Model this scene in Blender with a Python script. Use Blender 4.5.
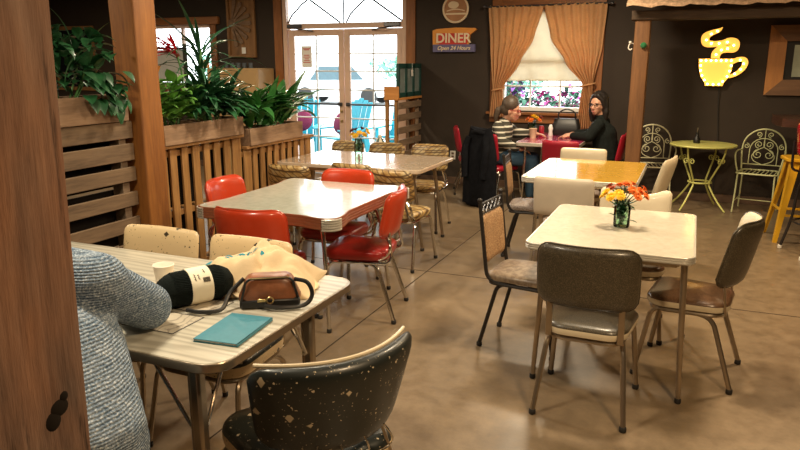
import bpy, bmesh, math, random
from math import sin, cos, pi, radians as R, sqrt, atan2
from mathutils import Vector, Matrix, Euler, noise
for o in list(bpy.data.objects): bpy.data.objects.remove(o)
sc = bpy.context.scene
COL = sc.collection
random.seed(7)

# ------------------------------------------------------------------ camera, sky, exposure
cam_d = bpy.data.cameras.new('camera'); cam = bpy.data.objects.new('camera', cam_d); COL.objects.link(cam)
cam_d.sensor_width = 36; cam_d.lens = 690*36/800; cam_d.clip_start = .02
cam.location = (0, 0, 1.62); cam.rotation_euler = (R(90-13.37), 0, R(22.9))
sc.camera = cam
w = bpy.data.worlds.new('sky'); sc.world = w; w.use_nodes = True
bg = w.node_tree.nodes['Background']; bg.inputs[0].default_value = (.90, .97, 1, 1); bg.inputs[1].default_value = 5.5
sc.view_settings.view_transform = 'Standard'; sc.view_settings.look = 'None'
sc.view_settings.gamma = 1; sc.view_settings.use_curve_mapping = False
sc.view_settings.exposure = 0.0
LAMP_W = 58

# ------------------------------------------------------------------ materials
def node_mat(name):
    m = bpy.data.materials.new(name); m.use_nodes = True
    nt = m.node_tree; return m, nt, nt.nodes['Principled BSDF']
def coords(nt, scale=(1, 1, 1), src='Object'):
    tc = nt.nodes.new('ShaderNodeTexCoord'); mp = nt.nodes.new('ShaderNodeMapping')
    mp.inputs['Scale'].default_value = scale; nt.links.new(tc.outputs[src], mp.inputs[0]); return mp.outputs[0]
def noise_n(nt, vec, scale, detail=4, rough=.6):
    n = nt.nodes.new('ShaderNodeTexNoise'); n.inputs['Scale'].default_value = scale
    n.inputs['Detail'].default_value = detail; n.inputs['Roughness'].default_value = rough
    nt.links.new(vec, n.inputs['Vector']); return n.outputs[0]
def ramp(nt, fac, stops):
    r = nt.nodes.new('ShaderNodeValToRGB'); e = r.color_ramp.elements
    while len(e) < len(stops): e.new(.5)
    for i, (p, c) in enumerate(stops):
        e[i].position = p; e[i].color = (*c, 1)
    nt.links.new(fac, r.inputs[0]); return r.outputs[0]
def mix(nt, fac, a, b):
    m = nt.nodes.new('ShaderNodeMix'); m.data_type = 'RGBA'
    for s, v in ((m.inputs[0], fac), (m.inputs[6], a), (m.inputs[7], b)):
        if isinstance(v, (int, float)): s.default_value = v
        elif isinstance(v, tuple): s.default_value = (*v, 1)
        else: nt.links.new(v, s)
    return m.outputs[2]
def bump(nt, b, h, strength=.3, dist=.01):
    n = nt.nodes.new('ShaderNodeBump'); n.inputs['Strength'].default_value = strength; n.inputs['Distance'].default_value = dist
    nt.links.new(h, n.inputs['Height']); nt.links.new(n.outputs[0], b.inputs['Normal'])
def pm(name, c, rough=.5, metal=0, var=.15, scale=8, stretch=(1, 1, 1), bmp=0, coat=0, c2=None, trans=0):
    m, nt, b = node_mat(name)
    v = coords(nt, stretch); n = noise_n(nt, v, scale)
    lo = tuple(x*(1-var) for x in c); hi = c2 or tuple(min(1, x*(1+var)) for x in c)
    nt.links.new(ramp(nt, n, [(.3, lo), (.7, hi)]), b.inputs['Base Color'])
    b.inputs['Roughness'].default_value = rough; b.inputs['Metallic'].default_value = metal
    if rough >= .8: b.inputs['Specular IOR Level'].default_value = .15
    if coat: b.inputs['Coat Weight'].default_value = coat; b.inputs['Coat Roughness'].default_value = .08
    if bmp: bump(nt, b, noise_n(nt, v, scale*3), bmp)
    return m
def wood(name, dark, light, axis=2, rough=.6, s=1.0, knots=True, coat=0):
    m, nt, b = node_mat(name)
    st = [9*s, 9*s, 9*s]; st[axis] = .9*s
    v = coords(nt, tuple(st)); n = noise_n(nt, v, 1.6, 6, .65); n2 = noise_n(nt, v, 7, 3)
    col = ramp(nt, n, [(.25, dark), (.5, tuple((a+b2)/2 for a, b2 in zip(dark, light))), (.75, light)])
    col = mix(nt, .25, col, ramp(nt, n2, [(.35, dark), (.65, light)]))
    if knots:
        k = noise_n(nt, coords(nt, tuple(1.2*s if i == axis else 3*s for i in range(3))), 1.5, 2)
        col = mix(nt, ramp(nt, k, [(.62, (0, 0, 0)), (.72, (.6, .6, .6))]), col, tuple(x*.4 for x in dark))
    nt.links.new(col, b.inputs['Base Color']); b.inputs['Roughness'].default_value = rough
    if coat: b.inputs['Coat Weight'].default_value = coat; b.inputs['Coat Roughness'].default_value = .1
    bump(nt, b, n2, .25, .004); return m
def speckle(name, base, spot, scale=60, thr=.62, rough=.45, bmp=0, coat=0, soft=.03):
    m, nt, b = node_mat(name); v = coords(nt)
    n = noise_n(nt, v, scale, 2, .6); big = noise_n(nt, v, scale/7, 3)
    f = ramp(nt, n, [(thr-soft, (0, 0, 0)), (thr+soft, (1, 1, 1))])
    col = mix(nt, f, ramp(nt, big, [(.3, tuple(x*.8 for x in base)), (.7, tuple(x*1.15 for x in base))]), spot)
    nt.links.new(col, b.inputs['Base Color']); b.inputs['Roughness'].default_value = rough
    if coat: b.inputs['Coat Weight'].default_value = coat; b.inputs['Coat Roughness'].default_value = .15
    if bmp: bump(nt, b, n, bmp)
    return m
def chips(name, base, spot, s1, s2):
    m, nt, b = node_mat(name); v = coords(nt)
    vo = nt.nodes.new('ShaderNodeTexVoronoi'); vo.inputs['Scale'].default_value = s1; vo.distance = 'MANHATTAN'; nt.links.new(v, vo.inputs['Vector'])
    f1 = ramp(nt, vo.outputs['Distance'], [(.20, (1, 1, 1)), (.24, (0, 0, 0))])
    pick = ramp(nt, vo.outputs['Color'], [(.42, (0, 0, 0)), (.46, (1, 1, 1))])
    f1 = mix(nt, 1.0, (0, 0, 0), f1); mm = nt.nodes.new('ShaderNodeMix'); mm.data_type = 'RGBA'; mm.blend_type = 'MULTIPLY'; mm.inputs[0].default_value = 1
    nt.links.new(f1, mm.inputs[6]); nt.links.new(pick, mm.inputs[7])
    f2 = ramp(nt, noise_n(nt, v, s2, 2, .6), [(.66, (0, 0, 0)), (.70, (1, 1, 1))])
    ad = nt.nodes.new('ShaderNodeMix'); ad.data_type = 'RGBA'; ad.blend_type = 'ADD'; ad.inputs[0].default_value = 1; nt.links.new(mm.outputs[2], ad.inputs[6]); nt.links.new(f2, ad.inputs[7])
    nt.links.new(mix(nt, ad.outputs[2], base, spot), b.inputs['Base Color']); b.inputs['Roughness'].default_value = .42; b.inputs['Coat Weight'].default_value = .2; b.inputs['Coat Roughness'].default_value = .2
    return m
def glass_mat(name, tint=(1, 1, 1), refl=.12):
    m = bpy.data.materials.new(name); m.use_nodes = True; nt = m.node_tree; nt.nodes.clear()
    o = nt.nodes.new('ShaderNodeOutputMaterial'); mx = nt.nodes.new('ShaderNodeMixShader')
    t = nt.nodes.new('ShaderNodeBsdfTransparent'); g = nt.nodes.new('ShaderNodeBsdfGlossy'); f = nt.nodes.new('ShaderNodeFresnel')
    f.inputs[0].default_value = 1.3
    t.inputs[0].default_value = (*tint, 1); g.inputs['Roughness'].default_value = .03
    nt.links.new(f.outputs[0], mx.inputs[0]); nt.links.new(t.outputs[0], mx.inputs[1]); nt.links.new(g.outputs[0], mx.inputs[2])
    nt.links.new(mx.outputs[0], o.inputs[0]); return m
def emit(name, c, s):
    m, nt, b = node_mat(name)
    b.inputs['Base Color'].default_value = (*c, 1); b.inputs['Emission Color'].default_value = (*c, 1); b.inputs['Emission Strength'].default_value = s
    return m
def cloth_mat(name, c, trans=.35, scale=220, var=.25):
    m, nt, b = node_mat(name); v = coords(nt)
    n = noise_n(nt, coords(nt, (1, 1, .15)), scale, 2); n2 = noise_n(nt, coords(nt, (.15, .15, 1)), scale, 2); big = noise_n(nt, v, 7, 4)
    col = mix(nt, .5, ramp(nt, n, [(.3, tuple(x*(1-var) for x in c)), (.7, c)]), ramp(nt, n2, [(.3, tuple(x*(1-var) for x in c)), (.7, c)]))
    col = mix(nt, .3, col, ramp(nt, big, [(.3, tuple(x*.75 for x in c)), (.7, tuple(x*1.1 for x in c))]))
    nt.links.new(col, b.inputs['Base Color']); b.inputs['Roughness'].default_value = .9
    if trans:
        out = nt.nodes['Material Output']; tr = nt.nodes.new('ShaderNodeBsdfTranslucent'); nt.links.new(col, tr.inputs[0])
        mx = nt.nodes.new('ShaderNodeMixShader'); mx.inputs[0].default_value = trans
        nt.links.new(b.outputs[0], mx.inputs[1]); nt.links.new(tr.outputs[0], mx.inputs[2]); nt.links.new(mx.outputs[0], out.inputs[0])
    return m

M = {}
def floor_mat():
    m, nt, b = node_mat('polished concrete'); v = coords(nt)
    n = noise_n(nt, v, .9, 6, .6); n2 = noise_n(nt, v, 9, 7, .75)
    col = ramp(nt, n, [(.28, (.115, .080, .048)), (.5, (.205, .145, .085)), (.72, (.295, .212, .128))])
    col = mix(nt, .45, col, ramp(nt, n2, [(.36, (.125, .088, .052)), (.64, (.30, .215, .13))]))
    nt.links.new(col, b.inputs['Base Color'])
    nt.links.new(ramp(nt, n2, [(.3, (.30, .30, .30)), (.7, (.48, .48, .48))]), b.inputs['Roughness'])
    b.inputs['Coat Weight'].default_value = .15; b.inputs['Coat Roughness'].default_value = .3
    bump(nt, b, n2, .05, .004); return m
M['floor'] = floor_mat()
M['joint'] = pm('joint dark', (.05, .035, .025), .9)
M['wall'] = pm('dark brown wall paint', (.033, .021, .0125), .75, var=.12, scale=3, bmp=.1)
M['ceiling'] = pm('ceiling paint', (.10, .075, .05), .8)
M['base'] = pm('baseboard brown', (.13, .075, .045), .5)
M['recess_shade'] = pm('painted recess shade', (.010, .007, .005), .9)  # near-black: shade of slat gaps and the knot hole put into the colour
M['chrome'] = pm('chrome', (.72, .70, .66), .16, 1, var=.05)
M['bronze'] = pm('bronze tube', (.42, .34, .25), .28, .9, var=.1)
M['blacktube'] = pm('black metal tube', (.03, .025, .022), .4, .3)
M['rubber'] = pm('dark rubber', (.02, .018, .016), .7)
def old_timber():
    m, nt, b = node_mat('old rough timber'); v = coords(nt, (7, 7, .7)); n = noise_n(nt, v, 1.7, 7, .7); n2 = noise_n(nt, coords(nt, (16, 16, 1.1)), 2.5, 5, .7); big = noise_n(nt, coords(nt, (2.5, 2.5, 1.1)), 1.6, 3)
    col = ramp(nt, n, [(.30, (.045, .030, .024)), (.47, (.16, .10, .072)), (.62, (.26, .17, .125)), (.75, (.36, .26, .21))])
    col = mix(nt, ramp(nt, big, [(.42, (0, 0, 0)), (.62, (.75, .75, .75))]), col, ramp(nt, n2, [(.35, (.12, .05, .025)), (.65, (.31, .15, .08))]))
    col = mix(nt, ramp(nt, n2, [(.30, (.85, .85, .85)), (.40, (0, 0, 0))]), col, (.022, .014, .010))
    nt.links.new(col, b.inputs['Base Color']); b.inputs['Roughness'].default_value = .85; b.inputs['Specular IOR Level'].default_value = .2; bump(nt, b, n2, .6, .01); return m
M['postwood'] = old_timber()
M['post2wood'] = wood('orange timber', (.16, .05, .010), (.40, .155, .028), 2, .6, 1.0)
M['beamwood'] = wood('dark beam', (.03, .018, .010), (.09, .055, .03), 0, .8)
M['postdark'] = wood('brown post timber', (.09, .038, .012), (.24, .105, .034), 2, .7)
M['pallet'] = wood('pallet pine', (.20, .085, .022), (.50, .26, .08), 2, .65, 1.2, knots=False)
M['palletgrey'] = wood('weathered pallet', (.10, .065, .04), (.29, .195, .12), 1, .8, 1.2)
M['palletgrey0'] = wood('weathered boards', (.075, .045, .025), (.26, .165, .09), 1, .8, 1.1)
M['planter'] = wood('planter board', (.16, .09, .05), (.38, .235, .135), 1, .8, 1.0)
M['soil'] = pm('soil', (.03, .02, .013), .95, var=.4, scale=40)
M['doortrim'] = wood('stained trim', (.17, .058, .014), (.38, .145, .038), 2, .5, knots=False)
M['doortrimx'] = wood('stained trim across', (.17, .058, .014), (.38, .145, .038), 0, .5, knots=False)
M['doorpaint'] = pm('door paint', (.72, .50, .38), .45, var=.05)
M['whitepaint'] = pm('white paint', (.85, .85, .82), .4, var=.04)
M['glass'] = glass_mat('window glass')
M['jar'] = glass_mat('jar glass', (.86, .95, .9))
M['water'] = glass_mat('water', (.80, .93, .85))
M['lead'] = pm('lead strip', (.04, .035, .03), .5, .4)
M['steel'] = pm('dark steel', (.12, .12, .13), .35, .8)
M['yarn'] = pm('black yarn', (.008, .012, .011), .95, var=.5, scale=120, stretch=(1, 1, 6), bmp=.6)
M['creamlabel'] = pm('cream paper', (.80, .73, .56), .7, var=.05)
M['ink'] = pm('dark ink', (.03, .03, .03), .7)
M['teal'] = pm('teal cover', (.05, .215, .285), .55, var=.06, scale=60)
M['paper'] = pm('white paper', (.85, .83, .78), .7, var=.03)
M['canvas'] = cloth_mat('cream canvas', (.72, .55, .33), 0, 260, .12)
M['tealprint'] = pm('teal print', (.04, .26, .33), .8)
M['leather'] = pm('brown leather', (.24, .085, .035), .38, var=.3, scale=14, bmp=.15)
M['blackleather'] = pm('black leather', (.010, .009, .0085), .42, var=.3, bmp=.1)
M['brass'] = pm('brass', (.62, .45, .2), .3, 1)
M['cup'] = pm('white cup', (.86, .80, .70), .6, var=.03)
M['vinylbrown'] = speckle('mottled brown vinyl', (.046, .036, .021), (.105, .08, .046), 240, .55, .38, .08, .25)
M['seatbrown'] = speckle('brown seat vinyl', (.10, .050, .024), (.17, .09, .045), 160, .56, .3, .05, .4)
M['vinylcream'] = pm('cream vinyl', (.66, .56, .39), .45, var=.06, scale=10, coat=.2)
M['vinylgrey'] = pm('aged cream vinyl', (.55, .47, .36), .45, var=.08, scale=7, coat=.15)
M['vinylblack'] = chips('black vinyl flecked', (.010, .013, .011), (.52, .43, .29), 12.5, 80)
M['creamfleck'] = chips('cream vinyl flecked', (.66, .49, .27), (.05, .035, .02), 13, 70)
M['vinylred'] = pm('orange red vinyl', (.52, .045, .012), .3, var=.12, scale=5, coat=.5)
M['seatred'] = pm('deep red vinyl', (.30, .016, .012), .28, var=.15, scale=5, coat=.5)
M['vinylcrimson'] = pm('crimson vinyl', (.34, .008, .025), .35, var=.1, coat=.3)
M['vinylburg'] = pm('dark seat vinyl', (.06, .012, .018), .3, var=.2, coat=.5)
M['tanwoven'] = speckle('tan woven vinyl', (.34, .185, .085), (.55, .36, .19), 130, .55, .6, .3)
M['seattan'] = speckle('worn tan seat', (.22, .15, .095), (.36, .27, .18), 30, .52, .5, .1, .2, .12)
M['seatmauve'] = speckle('mauve woven seat', (.26, .20, .165), (.38, .31, .26), 90, .53, .5, .1)
def gold_mat():
    m, nt, b = node_mat('gold patterned vinyl'); cols = []
    base = ramp(nt, noise_n(nt, coords(nt), 11, 3), [(.42, (.56, .43, .22)), (.5, (.50, .33, .12)), (.6, (.33, .19, .06))])
    for rot, sc_ in ((.7, 8.5), (2.3, 7.0), (1.4, 5.5)):
        tc = nt.nodes.new('ShaderNodeTexCoord'); mp = nt.nodes.new('ShaderNodeMapping'); mp.inputs['Rotation'].default_value = (rot*.4, rot, rot*.7); nt.links.new(tc.outputs['Object'], mp.inputs[0])
        wv = nt.nodes.new('ShaderNodeTexWave'); wv.inputs['Scale'].default_value = sc_; wv.inputs['Distortion'].default_value = 2.5; wv.inputs['Detail'].default_value = 2; nt.links.new(mp.outputs[0], wv.inputs[0])
        base = mix(nt, ramp(nt, wv.outputs[1], [(.05, (.85, .85, .85)), (.16, (0, 0, 0))]), base, (.09, .045, .018))
    nt.links.new(base, b.inputs['Base Color']); b.inputs['Roughness'].default_value = .4; b.inputs['Coat Weight'].default_value = .2; return m
M['gold'] = gold_mat()
M['goldseat'] = M['gold']
def laminate(name, c, c2, rough=.16, scale=5, stretch=(1, 1, 1), coat=.6):
    m = pm(name, c, rough, 0, scale=scale, stretch=stretch, c2=c2, var=.06, coat=coat); return m
M['topcream'] = laminate('cream laminate', (.66, .60, .47), (.72, .66, .53), .22, 30)
M['topgreen'] = laminate('pale green grey laminate', (.50, .49, .40), (.58, .57, .47), .18, 25)
M['toptan'] = laminate('pale tan laminate', (.55, .42, .30), (.62, .48, .35), .16, 20)
M['topyellow'] = laminate('yellow laminate', (.72, .40, .04), (.78, .45, .06), .2, 12)
M['toppink'] = laminate('magenta laminate', (.40, .03, .10), (.48, .05, .13), .2, 12)
def woodlam():
    m, nt, b = node_mat('grey wood grain laminate')
    v = coords(nt, (1.2, 7, 7)); wv = nt.nodes.new('ShaderNodeTexWave'); wv.bands_direction = 'Y'
    wv.inputs['Scale'].default_value = 1.2; wv.inputs['Distortion'].default_value = 11; wv.inputs['Detail'].default_value = 4; wv.inputs['Detail Scale'].default_value = 1.0
    nt.links.new(v, wv.inputs[0]); n = noise_n(nt, v, 4, 5)
    col = ramp(nt, wv.outputs[1], [(0, (.33, .30, .235)), (.5, (.52, .485, .39)), (1, (.60, .565, .465))])
    col = mix(nt, .4, col, ramp(nt, n, [(.3, (.38, .35, .28)), (.7, (.62, .585, .49))]))
    nt.links.new(col, b.inputs['Base Color']); b.inputs['Roughness'].default_value = .3; b.inputs['Coat Weight'].default_value = .3; return m
M['woodlam'] = woodlam()
M['chromeband'] = pm('ribbed aluminium band', (.70, .66, .57), .38, .6, var=.06)
M['redband'] = wood('red brown edge', (.20, .06, .025), (.33, .11, .05), 0, .4, knots=False)
M['skin'] = pm('skin', (.60, .32, .21), .5, var=.08, scale=12)
M['lip'] = pm('lips', (.42, .12, .09), .4)
M['eye'] = pm('eye dark', (.05, .03, .02), .3)
M['hairgrey'] = pm('grey brown hair', (.085, .06, .042), .5, var=.4, scale=40, stretch=(1, 1, 4))
M['hairblack'] = pm('dark hair', (.012, .009, .008), .5, var=.5, scale=40, stretch=(4, 4, 1))
M['blackcloth'] = pm('black coat cloth', (.006, .0065, .009), .9, var=.4, scale=20)
M['cardigan'] = pm('black cardigan', (.010, .013, .012), .88, var=.35, scale=30, bmp=.2)
M['denim'] = pm('denim', (.05, .10, .16), .85, var=.2, scale=80)
M['shoe'] = pm('shoe', (.03, .025, .022), .6)
def knit():
    m, nt, b = node_mat('blue grey marled knit'); v = coords(nt)
    n = noise_n(nt, v, 150, 2, .7); wv = nt.nodes.new('ShaderNodeTexWave'); wv.inputs['Scale'].default_value = 40; wv.inputs['Distortion'].default_value = 1.2; wv.inputs['Detail'].default_value = 1
    wv.bands_direction = 'Z'; nt.links.new(v, wv.inputs[0]); big = noise_n(nt, v, 22, 3)
    col = ramp(nt, n, [(.36, (.02, .04, .075)), (.48, (.085, .14, .21)), (.56, (.23, .31, .40)), (.66, (.60, .64, .66))])
    col = mix(nt, .25, col, ramp(nt, big, [(.35, (.06, .10, .15)), (.65, (.40, .45, .5))]))
    col = mix(nt, .22, col, ramp(nt, wv.outputs[1], [(.1, (.04, .06, .09)), (.6, (.42, .46, .5))]))
    nt.links.new(col, b.inputs['Base Color']); b.inputs['Roughness'].default_value = .95; b.inputs['Specular IOR Level'].default_value = .1
    ad = nt.nodes.new('ShaderNodeMath'); ad.operation = 'ADD'; nt.links.new(n, ad.inputs[0]); nt.links.new(wv.outputs[1], ad.inputs[1])
    bump(nt, b, ad.outputs[0], .5, .008); return m
M['knit'] = knit()
def stripes():
    m, nt, b = node_mat('striped jersey'); v = coords(nt)
    wv = nt.nodes.new('ShaderNodeTexWave'); wv.bands_direction = 'Z'; wv.inputs['Scale'].default_value = 5.4; wv.inputs['Distortion'].default_value = .6; wv.inputs['Detail'].default_value = 0
    nt.links.new(v, wv.inputs[0])
    nt.links.new(ramp(nt, wv.outputs[1], [(.74, (.050, .046, .033)), (.82, (.60, .57, .47))]), b.inputs['Base Color']); b.inputs['Roughness'].default_value = .9; return m
M['stripes'] = stripes()
M['leafdark'] = pm('dark green leaf', (.018, .085, .028), .38, var=.5, scale=9, coat=.15)
M['leafmid'] = pm('mid green leaf', (.04, .17, .035), .38, var=.4, scale=9, coat=.15)
M['leaflight'] = pm('light green leaf', (.11, .28, .045), .42, var=.35, scale=9)
M['leafspike'] = pm('strap leaf', (.025, .10, .045), .38, var=.5, scale=14, coat=.15)
M['stem'] = pm('green stem', (.05, .14, .03), .5)
M['redflower'] = pm('red bract', (.55, .02, .05), .45, var=.25)
M['orange'] = pm('orange petal', (.80, .17, .01), .6, var=.3, scale=60)
M['rust'] = pm('rust petal', (.42, .07, .012), .6, var=.3, scale=60)
M['yellow'] = pm('yellow petal', (.86, .50, .01), .6, var=.2, scale=60)
M['darkred'] = pm('dark red petal', (.16, .02, .012), .6, var=.3, scale=60)
M['burlap'] = cloth_mat('orange burlap', (.93, .60, .31), .5, 150, .25)
M['roofcloth'] = pm('rough burlap', (.50, .33, .21), .9, var=.35, scale=30, bmp=.4)
M['shade'] = cloth_mat('roller shade', (.90, .84, .70), .6, 300, .06)
M['yellowmetal'] = pm('yellow metal', (.74, .40, .02), .35, .1, var=.06, coat=.3)
M['ironlime'] = pm('lime painted iron', (.60, .60, .18), .45, .1, var=.15)
M['ironcream'] = pm('cream painted iron', (.66, .63, .42), .45, .1, var=.15)
M['ironpale'] = pm('pale lime iron', (.60, .62, .34), .45, .1, var=.12)
M['stoolred'] = pm('glossy red vinyl', (.45, .006, .02), .2, 0, var=.1, coat=.8)
M['stoolframe'] = pm('dark stool frame', (.05, .045, .045), .3, .7)
M['signorange'] = pm('sign orange', (.80, .32, .05), .45, var=.1)
M['signred'] = pm('sign red', (.60, .035, .025), .45, var=.1)
M['signblue'] = pm('sign slate blue', (.14, .13, .26), .5, var=.1)
M['signletter'] = pm('sign lettering', (.88, .72, .50), .45, var=.03)
M['signcopper'] = pm('copper disc', (.46, .23, .11), .4, .2, var=.15)
M['mirror'] = pm('mirror', (.55, .60, .52), .08, 1, var=.02)
M['mirrorwoodv'] = wood('orange lit board', (.33, .13, .035), (.58, .25, .07), 2, .55, .8)  # orange light on the uprights painted into the wood; cross boards stay darker
M['mirrorwoodh'] = wood('brown board', (.12, .06, .03), (.26, .13, .06), 0, .55, .8)
M['barwood'] = wood('reddish slab', (.03, .011, .007), (.09, .032, .018), 0, .3, coat=.3)
M['greenframe'] = pm('dark green paint', (.012, .06, .05), .5, var=.25)
M['tanpanel'] = pm('tan cabinet', (.42, .27, .12), .5, var=.06)
M['bladewood'] = wood('windmill blade', (.13, .075, .04), (.32, .20, .12), 0, .7)
M['artwood'] = wood('art board', (.16, .075, .025), (.34, .17, .06), 2, .6)
M['marquee'] = emit('lit yellow sign face', (1, .47, .07), 1.25)
M['bulb'] = emit('sign bulb', (1, .78, .36), 13)
M['marqueeside'] = pm('sign rim', (.5, .28, .06), .4)
M['plastic'] = pm('ivory plastic', (.72, .68, .60), .4)
M['concrete'] = pm('outdoor concrete', (.55, .55, .54), .8, var=.1)
M['cartruck'] = pm('white car paint', (.75, .80, .82), .2, coat=.5)
M['carred'] = pm('red car paint', (.35, .02, .03), .2, coat=.5)
M['carglass'] = pm('car glass', (.05, .10, .12), .1)
M['tealplastic'] = pm('turquoise plastic', (.02, .36, .46), .4, var=.1)
M['purplecush'] = pm('maroon cushion', (.20, .03, .07), .8)
M['pinkflower'] = pm('pink blossom', (.62, .05, .32), .6, var=.4, scale=20)
M['purpleflower'] = pm('violet blossom', (.25, .07, .40), .6, var=.4, scale=20)
M['hedge'] = pm('hedge leaf', (.10, .30, .20), .7, var=.4, scale=10)
M['stone'] = pm('stone', (.24, .19, .13), .8, var=.3, scale=30)
M['greyboard'] = pm('grey board', (.42, .42, .40), .5, var=.05)
M['lampshade'] = pm('lamp enamel', (.05, .045, .04), .4, .5)
M['lampbulb'] = emit('bulb glow', (1, .78, .5), 6)

# ------------------------------------------------------------------ mesh builder
class MB:
    def __init__(s): s.v = []; s.f = []; s.m = []; s.mi = 0; s.T = Matrix()
    def add(s, vs, fs, mi=None):
        k = len(s.v); s.v += [tuple(s.T @ Vector(p)) for p in vs]
        for f in fs: s.f.append(tuple(i+k for i in f)); s.m.append(s.mi if mi is None else mi)
        return s
    def box(s, c, sz, ch=.004, rot=None):
        h = [x/2 for x in sz]; ch = min(ch, *[x*.45 for x in h]); vs = []; idx = {}
        for sx in (-1, 1):
            for sy in (-1, 1):
                for sz_ in (-1, 1):
                    sg = (sx, sy, sz_)
                    for a in range(3):
                        idx[(sg, a)] = len(vs)
                        vs.append([sg[i]*(h[i] if i == a else h[i]-ch) for i in range(3)])
        fs = []
        for a in range(3):
            b, c2 = (a+1) % 3, (a+2) % 3
            for sa in (-1, 1):
                q = []
                for sb, s2 in ((-1, -1), (1, -1), (1, 1), (-1, 1)):
                    g = [0]*3; g[a] = sa; g[b] = sb; g[c2] = s2; q.append(idx[(tuple(g), a)])
                fs.append(q)
            for sa in (-1, 1):
                for sb in (-1, 1):
                    q = []
                    for which, s2 in ((a, -1), (a, 1), (b, 1), (b, -1)):
                        g = [0]*3; g[a] = sa; g[b] = sb; g[c2] = s2; q.append(idx[(tuple(g), which)])
                    fs.append(q)
        for sx in (-1, 1):
            for sy in (-1, 1):
                for s3 in (-1, 1): fs.append([idx[((sx, sy, s3), a)] for a in range(3)])
        m = Matrix.Translation(c) @ (rot.to_matrix().to_4x4() if rot else Matrix())
        return s.add([m @ Vector(p) for p in vs], fs)
    def tube(s, pts, r, n=8, closed=False, cap=True):
        pts = [Vector(p) for p in pts]; N = len(pts); rs = r if isinstance(r, (list, tuple)) else [r]*N
        vs = []; fs = []; up = None
        for i, p in enumerate(pts):
            if closed: t = pts[(i+1) % N]-pts[i-1]
            else: t = pts[min(i+1, N-1)]-pts[max(i-1, 0)]
            if t.length < 1e-9: t = Vector((0, 0, 1))
            t.normalize()
            if up is None: up = Vector((0, 0, 1)) if abs(t.z) < .9 else Vector((1, 0, 0))
            a = up-t*up.dot(t)
            if a.length < 1e-4: a = t.orthogonal()
            a.normalize(); b = t.cross(a); up = a
            for k in range(n):
                th = 2*pi*k/n; vs.append(p+(a*cos(th)+b*sin(th))*rs[i])
        M_ = N if closed else N-1
        for i in range(M_):
            j = (i+1) % N
            for k in range(n): fs.append((i*n+k, i*n+(k+1) % n, j*n+(k+1) % n, j*n+k))
        if cap and not closed: fs += [tuple(range(n)), tuple(range((N-1)*n, N*n))]
        return s.add(vs, fs)
    def lathe(s, prof, c=(0, 0, 0), n=24):
        vs = []; fs = []
        for r, z in prof:
            for k in range(n): vs.append((c[0]+r*cos(2*pi*k/n), c[1]+r*sin(2*pi*k/n), c[2]+z))
        for i in range(len(prof)-1):
            for k in range(n): fs.append((i*n+k, i*n+(k+1) % n, (i+1)*n+(k+1) % n, (i+1)*n+k))
        if prof[0][0] > 1e-6: fs.append(tuple(range(n)))
        if prof[-1][0] > 1e-6: fs.append(tuple(range((len(prof)-1)*n, len(prof)*n)))
        return s.add(vs, fs)
    def loft(s, rings, mis=None, cap=(True, True)):
        n = len(rings[0]); vs = [p for r in rings for p in r]
        k0 = len(s.v); s.v += [tuple(s.T @ Vector(p)) for p in vs]
        for i in range(len(rings)-1):
            for k in range(n):
                s.f.append(tuple(k0+x for x in (i*n+k, i*n+(k+1) % n, (i+1)*n+(k+1) % n, (i+1)*n+k))); s.m.append(mis[i] if mis else s.mi)
        if cap[0]: s.f.append(tuple(k0+x for x in range(n))); s.m.append(mis[0] if mis else s.mi)
        if cap[1]: s.f.append(tuple(k0+(len(rings)-1)*n+x for x in range(n))); s.m.append(mis[-1] if mis else s.mi)
        return s
    def prism(s, poly, a0, a1, axis=2, ch=0):
        def P(p, z):
            return (p[0], p[1], z) if axis == 2 else ((p[0], z, p[1]) if axis == 1 else (z, p[0], p[1]))
        return s.loft([[P(p, a0) for p in poly], [P(p, a1) for p in poly]])
    def ball(s, c, r, n=12, m=8, fn=None):
        r = r if isinstance(r, (tuple, list)) else (r, r, r); rings = []
        vs = [(c[0], c[1], c[2]-r[2])]; fs = []
        for i in range(1, m):
            ph = -pi/2+pi*i/m
            for k in range(n): vs.append((c[0]+r[0]*cos(ph)*cos(2*pi*k/n), c[1]+r[1]*cos(ph)*sin(2*pi*k/n), c[2]+r[2]*sin(ph)))
        vs.append((c[0], c[1], c[2]+r[2])); L = len(vs)-1
        for k in range(n):
            fs.append((0, 1+(k+1) % n, 1+k)); fs.append((L, 1+(m-2)*n+k, 1+(m-2)*n+(k+1) % n))
            for i in range(m-2): fs.append((1+i*n+k, 1+i*n+(k+1) % n, 1+(i+1)*n+(k+1) % n, 1+(i+1)*n+k))
        if fn: vs = [fn(Vector(v)) for v in vs]
        return s.add(vs, fs)
    def mesh(s, name, weld=True, sharp=40):
        me = bpy.data.meshes.new(name); me.from_pydata(s.v, [], s.f)
        for p, mi in zip(me.polygons, s.m): p.material_index = mi
        bm = bmesh.new(); bm.from_mesh(me)
        if weld: bmesh.ops.remove_doubles(bm, verts=bm.verts, dist=1e-5)
        bmesh.ops.recalc_face_normals(bm, faces=bm.faces); bm.to_mesh(me); bm.free()
        me.shade_smooth()
        try: me.set_sharp_from_angle(angle=R(sharp))
        except Exception: pass
        return me
    def build(s, name, mats, parent=None, weld=True, sharp=40):
        me = s.mesh(name, weld, sharp)
        for m in (mats if isinstance(mats, (list, tuple)) else [mats]): me.materials.append(m)
        o = bpy.data.objects.new(name, me); COL.objects.link(o)
        if parent: o.parent = parent
        return o
def tag(o, label=None, cat=None, group=None, kind=None):
    if label: o['label'] = label
    if cat: o['category'] = cat
    if group: o['group'] = group
    if kind: o['kind'] = kind
    return o
def empty(name, loc=(0, 0, 0), rz=0, label=None, cat=None, group=None):
    o = bpy.data.objects.new(name, None); COL.objects.link(o); o.location = loc; o.rotation_euler = (0, 0, rz)
    o.empty_display_size = .1
    return tag(o, label, cat, group)
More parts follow.
